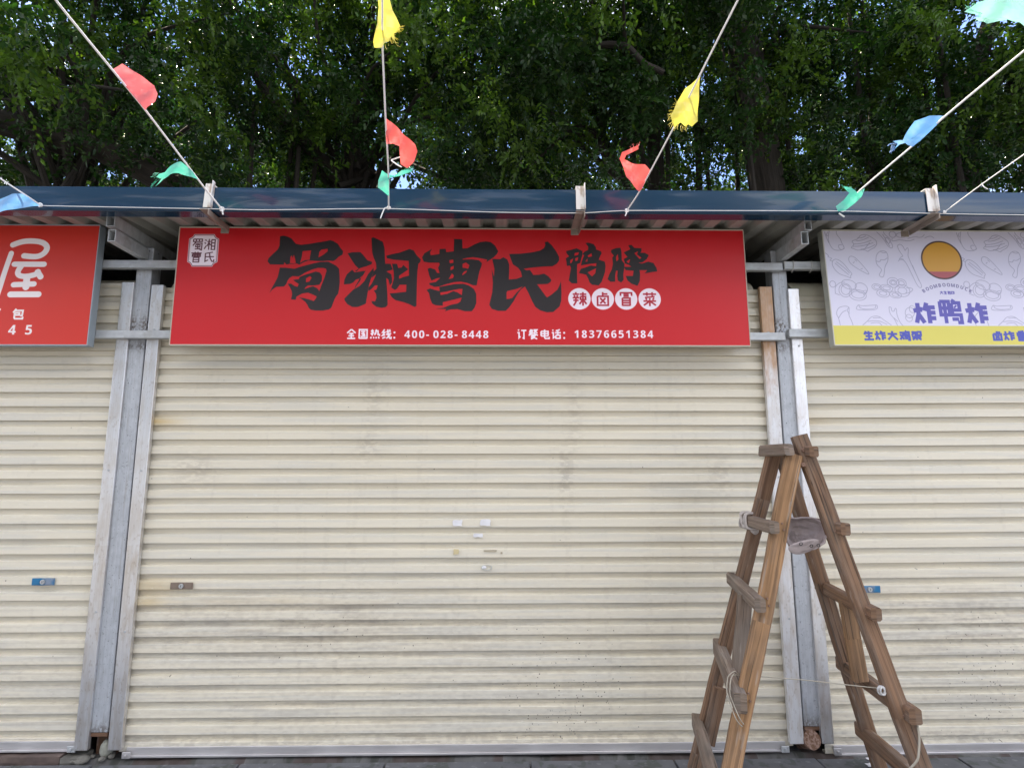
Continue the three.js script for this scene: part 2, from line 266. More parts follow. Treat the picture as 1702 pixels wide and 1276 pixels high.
bar(-2.75, -1.35, 2.064, 2.107, 'lower horizontal steel bar joining the two red signs');
bar(0.9, 1.528, 2.451, 2.494, 'upper steel bar coming out from behind the right end of the large red sign');
const bw = bar(1.537, 2.2, 2.458, 2.502, 'upper steel bar running behind the left edge of the white sign, with wire ties');
for (const x of [1.585, 1.685]) { const m = part('wire_tie', tube([[x, 2.505, 0.083], [x + 0.004, 2.48, 0.085], [x - 0.004, 2.452, 0.083], [x - 0.006, 2.44, 0.07]], 0.0016, 14, 5), std({ color: lin(0.5, 0.48, 0.44), roughness: 0.5 }), bw); m.position.set(-(1.537 + 2.2) / 2, -2.458, -0.047); }
bar(0.9, 1.515, 2.06, 2.103, 'lower steel bar ending at the post beside the large red sign');
bar(1.5365, 2.2, 2.078, 2.123, 'lower steel bar running behind the yellow stripe of the white sign');

// ---------------------------------------------------------------- roller shutters
const PITCH = 0.0755, Y0 = 0.0245;
function shutter(x0, x1, label, mat, railL, railR, opt) {
  const t = thing('roller_shutter', label, 'roller shutter', [(x0 + x1) / 2, 0, 0], 'roller shutters of the stalls'), cx = (x0 + x1) / 2, R = rng(opt.seed);
  for (let k = 0; k < 31; k++) {
    const y = k * PITCH + Y0 + (opt.lift ?? 0), j = (R() - 0.5) * 0.0016, tilt = (R() - 0.5) * 0.0012;
    const prof = [[0.010, -0.012], [0.0005, -0.006], [0.0, 0.0146], [0.0012, 0.0160], [0.039, 0.0136], [0.041, 0.0124], [0.0444, -0.003], [0.0468, -0.004], [0.074, 0.0028], [0.0785, -0.004]].map(([a, b]) => [a, b + j]);
    const sag = opt.sag ?? 0, g = sweepX(prof, x0 - cx, x1 - cx, 40, (x) => [tilt * x * 0.5 + sag * x + 0.0022 * (fbm(x * 0.9 + 30, k * 0.3, 441 + opt.seed, 2) - 0.5), 0.0026 * (fbm(x * 1.6 + 50, k * 0.45, 431 + opt.seed, 3) - 0.5) + 0.0007 * Math.sin(x * 9 + k * 2.1) - 0.0028 * step(0.72, 0.86, fbm(x * 4 + 20, k * 0.8, 437 + opt.seed, 2))]), uv = g.attributes.uv, p = g.attributes.position;
    for (let i = 0; i < uv.count; i++) uv.setXY(i, (p.getX(i) + cx - x0) / 3.3, (y + p.getY(i)) / 2.5);
    const s = part('slat', toCreasedNormals(g, 0.2), mat, t); s.position.y = y;
  }
  const drum = new THREE.CylinderGeometry(0.13, 0.13, x1 - x0 - 0.06, 40); drum.rotateZ(Math.PI / 2); drum.translate(0, 2.315, -0.138); part('roll', drum, plainCream, t);
  const lift = opt.barY ?? 0;
  const bar_ = boxUV(mergeGeometries([box(x0 + 0.04 - cx, x1 - 0.04 - cx, 0.0135 + lift, 0.047 + lift, -0.004, 0.0215, 0.002), box(x0 + 0.04 - cx, x1 - 0.04 - cx, 0.003 + lift, 0.0132 + lift, -0.012, 0.031, 0.002)]), 'x');
  const bm = part('bottom_bar', bar_, barAlu, t); if (opt.sag) bm.rotation.z = Math.atan(opt.sag);
  for (const e of [-1, 1]) { const ex = (e < 0 ? x0 + 0.05 : x1 - 0.05) - cx; part('end_stop', mergeGeometries([box(ex - 0.02, ex + 0.02, 0.004 + lift, 0.034 + lift, 0.0315, 0.040, 0.003), box(ex - 0.006, ex + 0.006, 0.014 + lift, 0.026 + lift, 0.0402, 0.047, 0.003)]), e < 0 ? barAlu : galvDark, t); }
  const g1 = (r, m, label2) => { const [a, b, top] = r; const g = box(a - cx, b - cx, 0.044, top, 0.0195, 0.045, 0.004); const uv = g.attributes.uv; for (let i = 0; i < uv.count; i++) uv.setXY(i, (uv.getX(i) + cx) * 8, uv.getY(i) / 2.5); const o = part('guide_rail', g, m, t, label2); for (let q = 0; q < 3; q++) { const s = new THREE.CylinderGeometry(0.005, 0.006, 0.003, 10); s.rotateX(Math.PI / 2); s.translate(a - cx + (b - a) * (0.45 + 0.2 * hash(q, a * 99, 4)), top - 0.25 - q * 0.72 - 0.1 * hash(q, b * 77, 5), 0.0464); part('screw', s, galvDark, o); } };
  if (railL) g1(railL, opt.railM ?? rail); if (railR) g1(railR, opt.railRM ?? rail, opt.railRLabel);
  if (opt.handle) {
    const [hx, hy, hw, hh, m] = opt.handle, h = part('handle', mergeGeometries([box(hx - hw / 2 - cx, hx + hw / 2 - cx, hy - hh / 2, hy + hh / 2, 0.0185, 0.0235, 0.003), box(hx - hw / 2 + 0.006 - cx, hx - 0.016 - cx, hy - hh / 2 + 0.005, hy + hh / 2 - 0.005, 0.0237, 0.0255, 0.002), box(hx + 0.016 - cx, hx + hw / 2 - 0.006 - cx, hy - hh / 2 + 0.005, hy + hh / 2 - 0.005, 0.0237, 0.0255, 0.002)]), m, t);
    const l = new THREE.CylinderGeometry(0.011, 0.012, 0.006, 20); l.rotateX(Math.PI / 2); l.translate(hx - cx, hy, 0.0268); part('lock', l, galv, h); part('keyhole', box(hx - cx - 0.0012, hx - cx + 0.0012, hy - 0.005, hy + 0.005, 0.0299, 0.0304, 0.0002), dark, h);
  }
  return t;
}
const bluePlate = std({ color: lin(0.012, 0.17, 0.36), roughness: 0.4 }), brownPlate = std({ map: colourMap(128, 64, (u, v) => { const n = fbm(u * 14, v * 8, 511, 4); return [0.16 + 0.16 * n, 0.12 + 0.13 * n, 0.09 + 0.11 * n]; }), roughness: 0.55, metalness: 0.3 });
bluePlate.map = colourMap(128, 64, (u, v) => { const n = step(0.62, 0.75, fbm(u * 14, v * 8, 521, 4)); return [0.012 + 0.2 * n, 0.16 + 0.1 * n, 0.34]; }); bluePlate.color.set(0xffffff);
shutter(-1.868, 1.436, 'wide cream roller shutter under the large red sign', cream, [-1.905, -1.84, 2.369], [1.408, 1.478, 2.371], { seed: 1, handle: [-1.626, 0.7985, 0.113, 0.033, brownPlate], railRM: railTan, railRLabel: 'guide rail with tan film on its upper end' });
shutter(-5.34, -2.032, 'cream roller shutter at the left edge under the red sign that is cut off', cream2, [-5.372, -5.31, 2.38], [-2.066, -2.001, 2.384], { seed: 7, lift: 0.0245, barY: 0.03, handle: [-2.319, 0.8215, 0.113, 0.035, bluePlate] });
shutter(1.594, 4.902, 'cream roller shutter at the right edge behind the ladder under the white sign', cream2, [1.5655, 1.6275, 2.36], [4.87, 4.93, 2.36], { seed: 13, lift: -0.028, barY: -0.012, handle: [1.884, 0.766, 0.113, 0.034, bluePlate], sag: 0.006 });

// brush lettering outlines, millimetres from the top left corner of the sign face
const brush_shu = [
  '534,46 553,43 574,48 595,58 609,76 621,89 648,94 689,89 737,80 778,73 802,67 819,72 844,88 859,112 874,130 871,149 851,161 837,177 824,185 800,183 768,186 731,185 693,182 666,193 643,207 637,202 620,197 616,202 594,202 577,206 565,192 562,206 490,205 476,188 480,171 505,143 526,121 534,100 534,68',
  '658,130 704,125 699,160 699,178 671,182 648,197 655,166',
  '747,134 758,121 791,116 792,130 767,152 744,166',
  '595,198 595,164 602,153 607,170 613,149 620,170 627,201',
  '543,223 576,224 621,229 643,221 676,211 717,199 757,190 798,189 821,201 841,212 856,228 860,259 863,306 861,341 857,368 846,383 838,402 831,425 825,444 812,454 781,460 744,460 719,456 707,445 699,428 687,412 667,397 652,388 682,393 712,401 731,408 741,395 746,383 758,352 767,322 780,283 791,240 787,228 770,224 744,224 711,234 675,252 660,264 646,272 612,270 598,280 588,295 582,315 571,328 531,330 509,346 498,365 505,342 522,307 535,276 540,245',
  '650,275 675,264 712,252 734,244 756,250 768,267 768,298 756,318 723,322 697,322 683,333 679,343 701,333 723,326 746,337 758,354 746,383 725,372 699,362 670,366 652,376 639,384 636,401 612,399 616,372 613,353 601,330 589,313 607,312 627,326 642,330 648,314 625,299 617,291 647,287',
  '684,283 705,269 714,279 703,300 685,304'];
const brush_xiang = [
  '898,141 924,135 965,134 980,149 1004,180 1031,190 1027,202 1002,213 976,221 963,227 950,243 941,241 961,227 941,208 918,173',
  '886,315 887,290 899,259 926,233 939,248 997,239 988,258 972,282 948,288 934,305 916,313',
  '891,394 911,371 936,344 968,325 993,297 1011,258 1032,231 1039,221 1040,243 1028,278 1018,317 1014,348 1010,382 1005,421 987,430 962,440 936,440 909,425 894,406',
  '970,278 979,266 971,294 953,321 943,340 946,325',
  '1022,54 1033,50 1060,63 1083,75 1094,113 1097,164 1100,199 1128,199 1136,219 1141,232 1107,242 1134,258 1138,281 1139,305 1128,320 1120,289 1108,277 1112,320 1116,359 1120,428 1110,440 1088,444 1061,438 1039,421 1034,407 1053,409 1060,390 1057,367 1044,348 1058,344 1065,320 1050,320 1032,340 1018,351 1013,336 1031,313 1045,282 1054,258 1030,278 1040,243 1054,227 1051,196 1037,164 1029,137',
  '1104,154 1138,144 1175,136 1205,124 1227,115 1250,124 1266,151 1289,175 1286,189 1276,199 1272,242 1271,300 1271,378 1271,432 1262,439 1235,424 1205,413 1160,401 1141,386 1128,365 1167,361 1215,355 1216,316 1180,316 1166,339 1155,345 1136,332 1143,305 1149,281 1146,242 1136,199 1162,199 1170,223 1189,219 1196,205 1223,230 1197,250 1175,266 1176,283 1198,273 1228,265 1225,183 1188,179 1146,176 1109,168'];
const brush_cao = [
  '1295,163 1307,139 1334,123 1348,113 1336,135 1342,151 1387,143 1388,115 1420,113 1424,133 1464,127 1465,63 1463,57 1508,59 1511,111 1537,109 1575,87 1605,74 1635,70 1662,74 1685,94 1702,126 1696,141 1677,161 1660,173 1640,187 1643,173 1609,166 1568,160 1538,164 1513,170 1511,174 1560,172 1598,177 1615,193 1613,209 1602,240 1595,276 1588,318 1569,317 1539,305 1502,297 1464,301 1423,313 1390,325 1364,327 1337,315 1337,306 1371,300 1395,276 1374,280 1348,292 1336,265 1326,226 1339,221 1366,230 1377,249 1390,251 1382,220 1390,202 1387,192 1335,192 1305,187',
  '1440,178 1462,174 1463,192 1444,196',
  '1448,217 1465,208 1465,225 1448,235',
  '1456,251 1467,264 1462,278 1438,284',
  '1512,198 1530,190 1549,205 1542,225 1512,219',
  '1510,256 1520,241 1537,235 1531,248 1512,262',
  '1323,345 1341,336 1372,346 1392,350 1390,327 1431,319 1472,311 1517,309 1547,319 1573,338 1586,365 1587,415 1578,442 1563,461 1526,461 1489,450 1451,452 1422,462 1429,450 1373,448 1414,443 1451,427 1488,419 1503,408 1510,386 1473,396 1440,404 1410,412 1410,431 1373,429 1354,420 1343,393 1336,362',
  '1398,373 1394,358 1420,355 1457,346 1495,338 1513,338 1510,373 1487,358 1465,350 1432,366'];
const brush_shi = [
  '1761,141 1823,139 1884,131 1926,121 1948,107 1956,89 1953,73 1968,69 1990,90 2013,124 2029,156 2029,176 2016,195 1993,209 1944,211 1891,216 1838,224 1853,233 1872,231 1890,259 1921,257 1947,251 1970,266 1986,286 1982,297 1965,309 1909,311 1935,348 1961,385 1987,367 2018,340 2029,317 2037,293 2039,356 2037,402 2028,433 1994,464 1960,466 1926,456 1900,437 1882,403 1864,360 1845,323 1822,341 1804,368 1785,403 1762,438 1742,459 1703,459 1669,448 1656,426 1662,396 1671,357 1674,303 1668,228 1680,271 1682,224 1670,169 1713,171 1729,159 1751,173 1761,200 1761,240 1759,285 1800,281 1830,269 1823,239 1808,218 1781,200 1770,169',
  '1747,357 1751,349 1800,337 1834,323 1800,358 1777,388 1747,395'];
const brush_ya = [
  '2067,123 2094,116 2124,107 2156,123 2154,145 2142,190 2125,197 2124,241 2124,305 2095,305 2079,289 2085,256 2092,219 2087,205 2070,207 2068,183 2065,164 2083,153 2069,135',
  '2113,134 2137,129 2131,145 2111,150',
  '2088,175 2106,164 2096,190 2088,194',
  '2116,164 2132,156 2129,175 2116,181',
  '2173,77 2187,74 2216,82 2228,100 2229,113 2254,123 2259,134 2249,152 2242,171 2274,182 2278,207 2274,241 2264,270 2255,295 2238,316 2203,312 2190,299 2183,277 2173,256 2134,247 2145,223 2170,215 2199,204 2227,208 2229,191 2181,197 2146,204 2150,182 2165,145 2154,142 2165,127 2186,116 2187,97',
  '2182,149 2204,134 2207,152 2186,157',
  '2169,182 2182,164 2181,182',
  '2180,243 2227,219 2222,248 2204,266',
  '2311,115 2336,105 2361,102 2366,126 2366,174 2380,192 2379,211 2372,255 2373,284 2359,299 2341,288 2339,262 2343,233 2333,233 2328,262 2327,295 2302,295 2287,281 2296,255 2311,226 2318,193 2315,159 2324,148 2310,130',
  '2335,156 2346,137 2348,170 2337,181',
  '2404,88 2422,86 2436,103 2475,105 2474,122 2467,131 2492,131 2513,144 2501,166 2479,184 2454,188 2475,192 2508,181 2536,188 2552,217 2555,236 2523,240 2487,247 2502,229 2460,229 2462,254 2459,291 2446,317 2415,306 2394,288 2384,262 2423,262 2428,233 2385,229 2377,211 2418,211 2404,200 2383,192 2377,166 2398,155 2378,129 2414,111',
  '2435,133 2456,122 2449,140 2473,159 2462,166',
  '2391,181 2412,166 2404,192'];

// ---------------------------------------------------------------- lettering: strokes in a 100 x 100 box, drawn with a pen
const PEN = {
  quan: '50,5 8,42;50,5 92,42;28,46 72,46;22,68 78,68;10,94 90,94;50,46 50,94', guo: '12,96 12,8 88,8 88,96;12,92 88,92;28,26 72,26;30,48 70,48;24,74 76,74;50,26 50,74;60,56 68,65',
  re: '8,22 40,22;24,4 24,60 15,60;6,50 42,38;50,20 80,20 80,56 94,62 94,48;63,4 60,30 46,62;50,36 62,50;14,78 8,96;36,78 40,94;60,78 65,94;82,76 93,94', xian: '28,4 8,34 30,34 8,64 36,58;6,92 38,80;44,30 90,22;42,54 94,44;58,4 64,60 78,90 92,94 94,76;86,58 46,94;74,6 82,14',
  ding: '14,6 24,16;6,36 24,36 24,86 38,72;44,14 97,14;72,14 72,92 58,86', can: '24,2 24,18;24,10 46,10;10,30 24,16 42,20 34,36 8,46;20,28 30,34;52,8 86,8 58,42;58,16 92,42;50,36 4,64;50,36 96,64;34,58 68,58 68,72;34,58 34,95 54,88;34,72 68,72;34,65 68,65;68,76 52,82 90,97',
  dian: '14,22 14,68;14,22 84,22 84,68;14,45 84,45;14,68 84,68;49,4 49,84 56,93 94,93 95,76', hua: '12,6 22,16;5,36 22,36 22,86 36,74;88,5 46,18;38,36 97,36;66,12 66,60;46,60 88,60 88,96;46,60 46,96;46,91 88,91',
  bao: '32,4 8,40;24,20 90,20 87,66 70,66;22,40 62,40 62,60 24,60;22,40 22,86 28,94 92,94 95,76', mian: '8,10 92,10;50,12 50,26;14,28 86,28',
  la: '26,4 26,16;5,18 47,18;15,26 19,38;37,26 33,38;4,42 48,42;8,60 44,60;26,42 26,70 10,97;74,4 74,97;52,18 97,18;57,34 92,34 92,54 57,54 57,34;73,56 50,86;75,56 98,86', lu: '50,3 50,30;50,16 82,16;14,32 86,32 86,94 14,94 14,32;32,44 68,82;68,44 32,82',
  mao: '12,28 12,7 88,7 88,28;32,19 68,19;32,31 68,31;24,44 76,44 76,97;24,44 24,97;24,61 76,61;24,77 76,77;24,94 76,94', cai: '5,16 95,16;32,3 32,28;68,3 68,28;84,32 18,40;24,46 30,56;50,44 52,54;80,42 70,56;7,64 93,64;50,56 50,99;48,66 9,93;52,66 91,93',
  zha: '17,3 17,56 4,97;3,28 7,48;31,22 25,44;19,58 41,97;60,2 47,40;54,24 98,24;67,24 67,99;67,49 98,49;67,75 98,75', ya: '6,8 46,8 46,64 6,64 6,8;6,36 46,36;26,8 26,99;72,0 62,12;58,14 93,14 93,44 58,44;58,14 58,64 96,64 96,96 78,96;72,27 78,32;54,82 84,82',
  sheng: '28,4 10,42;18,26 90,26;20,58 84,58;6,93 95,93;52,3 52,93', da: '6,34 94,34;50,3 47,46 6,96;52,46 95,96', ji: '6,20 42,20 34,56 6,94;10,38 44,92;72,0 62,12;56,14 93,14 93,44 56,44;56,14 56,64 96,64 96,96 78,96;70,27 78,32;52,82 84,82',
  jia: '6,17 46,17 42,46 32,46;26,3 23,30 6,50;58,12 92,12 92,45 58,45 58,12;6,64 94,64;50,50 50,99;46,66 10,95;54,66 92,95', xiangx: '76,3 22,12;6,26 94,26;50,8 50,46;46,28 8,52;54,28 92,52;24,56 76,56 76,98 24,98 24,56;24,77 76,77',
  shu: '10,6 90,6 90,26 10,26 10,6;36,6 36,26;64,6 64,26;30,30 8,60;24,40 90,40 88,96 70,90;34,52 72,52 72,70 34,70 34,52;53,46 53,86;28,88 78,84', xiang: '8,10 20,20;4,36 16,44;4,90 20,62;28,26 58,26;43,4 43,96;43,32 26,66;43,36 58,58;66,10 96,10 96,94 66,94 66,10;66,38 96,38;66,66 96,66',
  cao: '6,14 94,14;38,3 38,46;62,3 62,46;16,24 84,24 84,46 16,46 16,24;16,35 84,35;26,56 74,56 74,97 26,97 26,56;26,76 74,76', shi: '82,5 20,18 20,92 46,78;20,48 94,48;54,16 62,60 78,90 94,93 95,72',
};
function pen(c, name, x, y, w, h, width, cap = 'butt') {
  c.lineWidth = width; c.lineCap = cap; c.lineJoin = cap === 'round' ? 'round' : 'miter'; c.miterLimit = 3;
  for (const s of PEN[name].split(';')) { c.beginPath(); s.split(' ').forEach((p, i) => { const [a, b] = p.split(',').map(Number); c[i ? 'lineTo' : 'moveTo'](x + a * w / 100, y + b * h / 100); }); c.stroke(); }
}
function fillShapes(c, list) { c.beginPath(); for (const s of list) { s.split(' ').forEach((p, i) => { const [a, b] = p.split(',').map(Number); c[i ? 'lineTo' : 'moveTo'](a, b); }); c.closePath(); } c.fill('evenodd'); }
function print(wmm, hmm, px, draw) {
  const k = document.createElement('canvas'); k.width = Math.round(wmm * px); k.height = Math.round(hmm * px); const c = k.getContext('2d'); c.scale(px, px); draw(c, wmm, hmm);
  const t = new THREE.CanvasTexture(k); t.colorSpace = THREE.SRGBColorSpace; t.anisotropy = 8; return t;
}
function spaced(c, text, x, y, pitch) { for (const ch of text) { c.fillText(ch, x, y); x += pitch; } }
function sign(label, x0, x1, top, bottom, zf, map, sideM, trimM, tilt = 0, group) {
  const h = top - bottom, w = x1 - x0, cx = (x0 + x1) / 2, t = thing('sign_board', label, 'sign', [cx, top, 0]); t.rotation.x = tilt;
  part('cabinet', mergeGeometries([box(-w / 2, w / 2, -h, 0, 0.083, zf - 0.0045, 0.004)]), sideM, t);
  const face = new THREE.BoxGeometry(w - 0.006, h - 0.01, 0.003, 90, 20, 1); { const p = face.attributes.position; for (let i = 0; i < p.count; i++) p.setZ(i, p.getZ(i) + 0.0022 * (fbm(p.getX(i) * 2.4 + 40, p.getY(i) * 5 + 40, 631, 3) - 0.5)); face.computeVertexNormals(); } face.translate(0, -h / 2, zf - 0.0015);
  const uv = face.attributes.uv, n = face.attributes.normal; for (let i = 0; i < uv.count; i++) if (n.getZ(i) < 0.5) uv.setXY(i, 0.01, 0.5);
  part('face', face, phy({ map, roughness: 0.5, clearcoat: 0.12, clearcoatRoughness: 0.2 }), t);
  for (const g of [box(-w / 2, w / 2, -h - 0.001, -h + 0.006, zf - 0.0043, zf + 0.002, 0.001), box(-w / 2, w / 2, -0.006, 0.001, zf - 0.0043, zf + 0.002, 0.001), box(-w / 2 - 0.001, -w / 2 + 0.004, -h + 0.0062, -0.0062, zf - 0.0043, zf + 0.002, 0.001), box(w / 2 - 0.004, w / 2 + 0.001, -h + 0.0062, -0.0062, zf - 0.0043, zf + 0.002, 0.001)]) part('trim', g, trimM, t);
  return t;
}
const sideBlue = std({ color: lin(0.33, 0.38, 0.42), roughness: 0.5, metalness: 0.2 }), sideCream = std({ color: lin(0.5, 0.46, 0.38), roughness: 0.5 }), sideGreen = std({ map: colourMap(128, 512, (u, v) => { const n = fbm(u * 8, v * 20, 611, 4); return [0.3 + 0.2 * n, 0.31 + 0.19 * n, 0.27 + 0.17 * n]; }), roughness: 0.55 });
const RED = '#ca0b19', INK = '#221c1f', PALE = '#f9ebf6';

// large red sign
const mainPrint = print(3031, 646, 0.6756, (c, w, h) => {
  c.fillStyle = RED; c.fillRect(0, 0, w, h); c.fillStyle = INK;
  for (const list of [brush_shu, brush_xiang, brush_cao, brush_shi, brush_ya]) fillShapes(c, list);
  // seal
  c.save(); c.translate(57, 41); c.lineWidth = 4; const seal = (m) => { const r = 24; c.lineJoin = 'round'; c.beginPath(); c.moveTo(r, m); c.lineTo(150 - r, m); c.quadraticCurveTo(150 - r * 0.7, r * 0.85, 150 - m, r); c.lineTo(150 - m, 174 - r); c.quadraticCurveTo(150 - r * 0.85, 174 - r * 0.7, 150 - r, 174 - m); c.lineTo(r, 174 - m); c.quadraticCurveTo(r * 0.7, 174 - r * 0.85, m, 174 - r); c.lineTo(m, r); c.quadraticCurveTo(r * 0.85, r * 0.7, r, m); c.closePath(); };
  seal(0); c.strokeStyle = PALE; c.lineWidth = 9; c.stroke(); c.strokeStyle = '#5c2030'; c.lineWidth = 3; c.stroke(); seal(5); c.fillStyle = PALE; c.fill(); c.strokeStyle = '#5a2434';
  pen(c, 'shu', 14, 20, 58, 68, 5.6); pen(c, 'xiang', 77, 20, 60, 66, 5.6); pen(c, 'cao', 10, 94, 62, 60, 5.6); pen(c, 'shi', 76, 94, 62, 60, 5.6); c.restore();
  [2134, 2258.5, 2383, 2508.5].forEach((x, i) => { c.fillStyle = PALE; c.beginPath(); c.arc(x, 391, 60, 0, 7); c.fill(); c.strokeStyle = '#b51f36'; pen(c, ['la', 'lu', 'mao', 'cai'][i], x - 39, 391 - 40, 78, 80, 9); });
  c.strokeStyle = c.fillStyle = PALE; ['quan', 'guo', 're', 'xian'].forEach((g, i) => pen(c, g, 909 + i * 61.5, 559, 53, 55, 8.2)); ['ding', 'can', 'dian', 'hua'].forEach((g, i) => pen(c, g, 1800 + i * 60.5, 558, 53, 55, 8.2));
  for (const x of [1158, 2048]) for (const y of [578, 606]) { c.beginPath(); c.arc(x + 2, y, 5.5, 0, 7); c.fill(); }
  c.font = 'bold 57px sans-serif'; spaced(c, '400-028-8448', 1212, 608, 37.3); spaced(c, '18376651384', 2102, 605, 38.8);
});
sign('large red sign with black brush lettering over the wide middle shutter', -1.73, 1.301, 2.661, 2.0145, 0.13, mainPrint, sideCream, sideCream);

// red sign cut off at the left edge (x runs left from its right end)
const leftPrint = print(3031, 657, 0.6756, (c, w, h) => {
  c.fillStyle = '#d22c1a'; c.fillRect(0, 0, w, h); c.translate(w, 0); c.strokeStyle = c.fillStyle = '#f6ecec'; c.lineCap = c.lineJoin = 'round'; c.lineWidth = 31;
  const poly = (s, lw = 31) => { c.lineWidth = lw; c.beginPath(); const p = s.split(' ').map((q) => q.split(',').map(Number)); c.moveTo(...p[0]); for (let i = 1; i + 1 < p.length; i++) c.quadraticCurveTo(...p[i], (p[i][0] + p[i + 1][0]) / 2, (p[i][1] + p[i + 1][1]) / 2); c.lineTo(...p[p.length - 1]); c.stroke(); };
  poly('-445,111 -406,92 -352,87 -292,94 -262,120 -270,152 -296,172 -325,178 -380,172'); poly('-448,158 -467,247 -484,354 -500,430', 28); poly('-424,219 -270,219', 30); poly('-386,228 -405,258 -394,284 -350,288 -300,274 -296,260', 30); poly('-298,262 -280,288', 32); poly('-414,333 -310,328', 30); poly('-350,292 -349,345', 36); poly('-424,386 -280,385', 33);
  c.lineCap = 'butt'; pen(c, 'bao', -402, 462, 60, 60, 10); c.lineWidth = 10; c.beginPath(); c.moveTo(-505, 469); c.lineTo(-462, 468); c.moveTo(-470, 468); c.lineTo(-474, 492); c.stroke();
  c.font = 'bold 72px sans-serif'; c.fillText('4', -410, 604); c.fillText('5', -326, 604); c.fillRect(-500, 572, 30, 9);
});
leftPrint.wrapS = THREE.ClampToEdgeWrapping;
sign('orange red sign with white rounded lettering cut off by the left edge', -5.179, -2.148, 2.6695, 2.0125, 0.13, leftPrint, sideBlue, sideBlue);

// white sign with food drawings
const rightPrint = print(3031, 648, 0.6756, (c, w, h) => {
  c.fillStyle = '#dfdcf0'; c.fillRect(0, 0, w, h); c.save(); c.beginPath(); c.rect(0, 0, w, 543); c.clip(); c.strokeStyle = '#a9a6c0'; c.lineWidth = 3.2; c.lineJoin = c.lineCap = 'round';
  const curve = (s, close) => { const p = s.split(' ').map((q) => q.split(',').map(Number)); c.beginPath(); if (close) { const m = (a, b) => [(a[0] + b[0]) / 2, (a[1] + b[1]) / 2], s0 = m(p[p.length - 1], p[0]); c.moveTo(...s0); p.forEach((q, i) => c.quadraticCurveTo(...q, ...m(q, p[(i + 1) % p.length]))); } else { c.moveTo(...p[0]); for (let i = 1; i + 1 < p.length; i++) c.quadraticCurveTo(...p[i], (p[i][0] + p[i + 1][0]) / 2, (p[i][1] + p[i + 1][1]) / 2); c.lineTo(...p[p.length - 1]); } c.stroke(); };
  const oval = (x, y, a, b, r = 0) => { c.beginPath(); c.ellipse(x, y, a, b, r, 0, 7); c.stroke(); };
  for (const o of [-726, 0, 726, 1452, 2178, 2904]) {
    c.save(); c.translate(o, 0);
    curve('40,-4 28,30 28,70 45,110 70,116 100,112 112,98 98,72 96,50 74,20 78,-4'); curve('98,84 82,78 78,100 92,114 110,104'); curve('12,8 18,40 28,70'); curve('28,8 16,30 30,30');
    curve('143,100 170,80 150,60 190,50 205,24 240,20 270,40 296,62 282,96 250,110 235,124 220,108 180,116 160,104', 1); for (const [a, b, d, e] of [[160, 92, 270, 70], [165, 78, 262, 56], [180, 58, 250, 38], [200, 108, 280, 82], [190, 40, 236, 30], [214, 112, 252, 70]]) curve(`${a},${b} ${(a + d) / 2 - 8},${(b + e) / 2 + 10} ${d},${e}`);
    curve('299,6 330,40 350,92 372,104 378,84 366,62 372,50 340,20 336,4'); curve('330,20 352,70 360,90'); oval(352, 56, 10, 18, -0.4);
    curve('-2,128 24,146 10,152 40,162 20,172 34,178'); curve('34,176 60,162 96,190 120,230 138,252 124,262 128,278 108,266 62,252 34,210', 1); curve('50,190 84,226 116,256'); curve('58,182 96,214 122,246');
    curve('130,148 158,150 196,196 238,262 190,236 150,208 124,180', 1); curve('160,168 170,178'); curve('186,222 196,220'); curve('148,188 156,182');
    curve('300,222 272,196 278,140 310,112 344,124 342,176 318,206 308,262 296,272 282,262 284,250 296,236', 1); curve('276,176 296,184 300,166 320,172 338,158'); curve('306,122 322,130 338,124');
    curve('400,84 420,76 436,92 440,120 452,98 462,100 456,130 452,150 492,280 508,326 486,332 462,260 432,166 398,168 416,150 428,148 410,120', 1); curve('470,200 494,290'); curve('396,176 412,160 426,166');
    oval(88, 345, 34, 38, 0.2); oval(112, 312, 40, 26, 0.3); oval(152, 372, 46, 30, 0.1); oval(176, 332, 34, 28, 0.5); curve('34,360 30,330 62,300 90,300'); curve('30,362 54,372'); oval(90, 342, 24, 28, 0.2); oval(154, 370, 34, 20, 0.1); curve('180,350 206,340 202,362 184,370');
    for (const [x, y, a, b] of [[260, 326, 26, 18], [312, 332, 34, 20], [352, 300, 32, 28], [396, 304, 26, 24], [290, 362, 34, 22], [356, 370, 32, 18], [396, 346, 40, 34]]) { oval(x, y, a, b, 0.15); oval(x, y, a * 0.6, b * 0.55, 0.15); } curve('420,330 462,330 440,356 412,362'); oval(352, 300, 12, 10);
    curve('134,446 150,424 160,434 238,428 252,428 248,456 160,456 140,454', 1); curve('152,430 150,452 240,450 242,430');
    curve('40,545 36,500 24,480 36,446 66,434 98,436 96,462 90,482 104,520 108,545'); curve('98,442 80,456 96,476'); curve('36,500 54,470 80,458');
    curve('312,440 326,436 322,462 338,464 344,444 352,448 348,480 362,530 378,545'); curve('312,440 310,476 332,500 346,545'); curve('332,500 350,520');
    curve('160,540 190,516 210,492 250,488 272,508 312,540'); curve('190,520 240,510 290,536'); curve('204,530 246,520 264,545'); curve('220,500 262,498');
    oval(420, 470, 24, 30, 0.4); oval(436, 450, 16, 20); oval(412, 500, 18, 20); oval(384, 20, 18, 18); oval(432, 24, 28, 14); curve('466,44 500,30 540,40 560,20'); curve('380,44 372,60 392,58 420,50 470,60 500,48'); curve('560,40 590,24 610,40'); oval(24, 310, 16, 18);
    c.restore();
  }
  c.restore(); c.fillStyle = '#ddd25f'; c.fillRect(0, 543, w, h);
  // plain round yellow emblem
  c.beginPath(); c.arc(634, 169, 108, 0, 7); c.fillStyle = '#dca235'; c.fill(); c.save(); c.clip(); c.fillStyle = '#b85a5f'; c.fillRect(500, 236, 270, 60); c.restore(); c.beginPath(); c.arc(634, 169, 108, 0, 7); c.lineWidth = 8; c.strokeStyle = '#4a3434'; c.stroke();
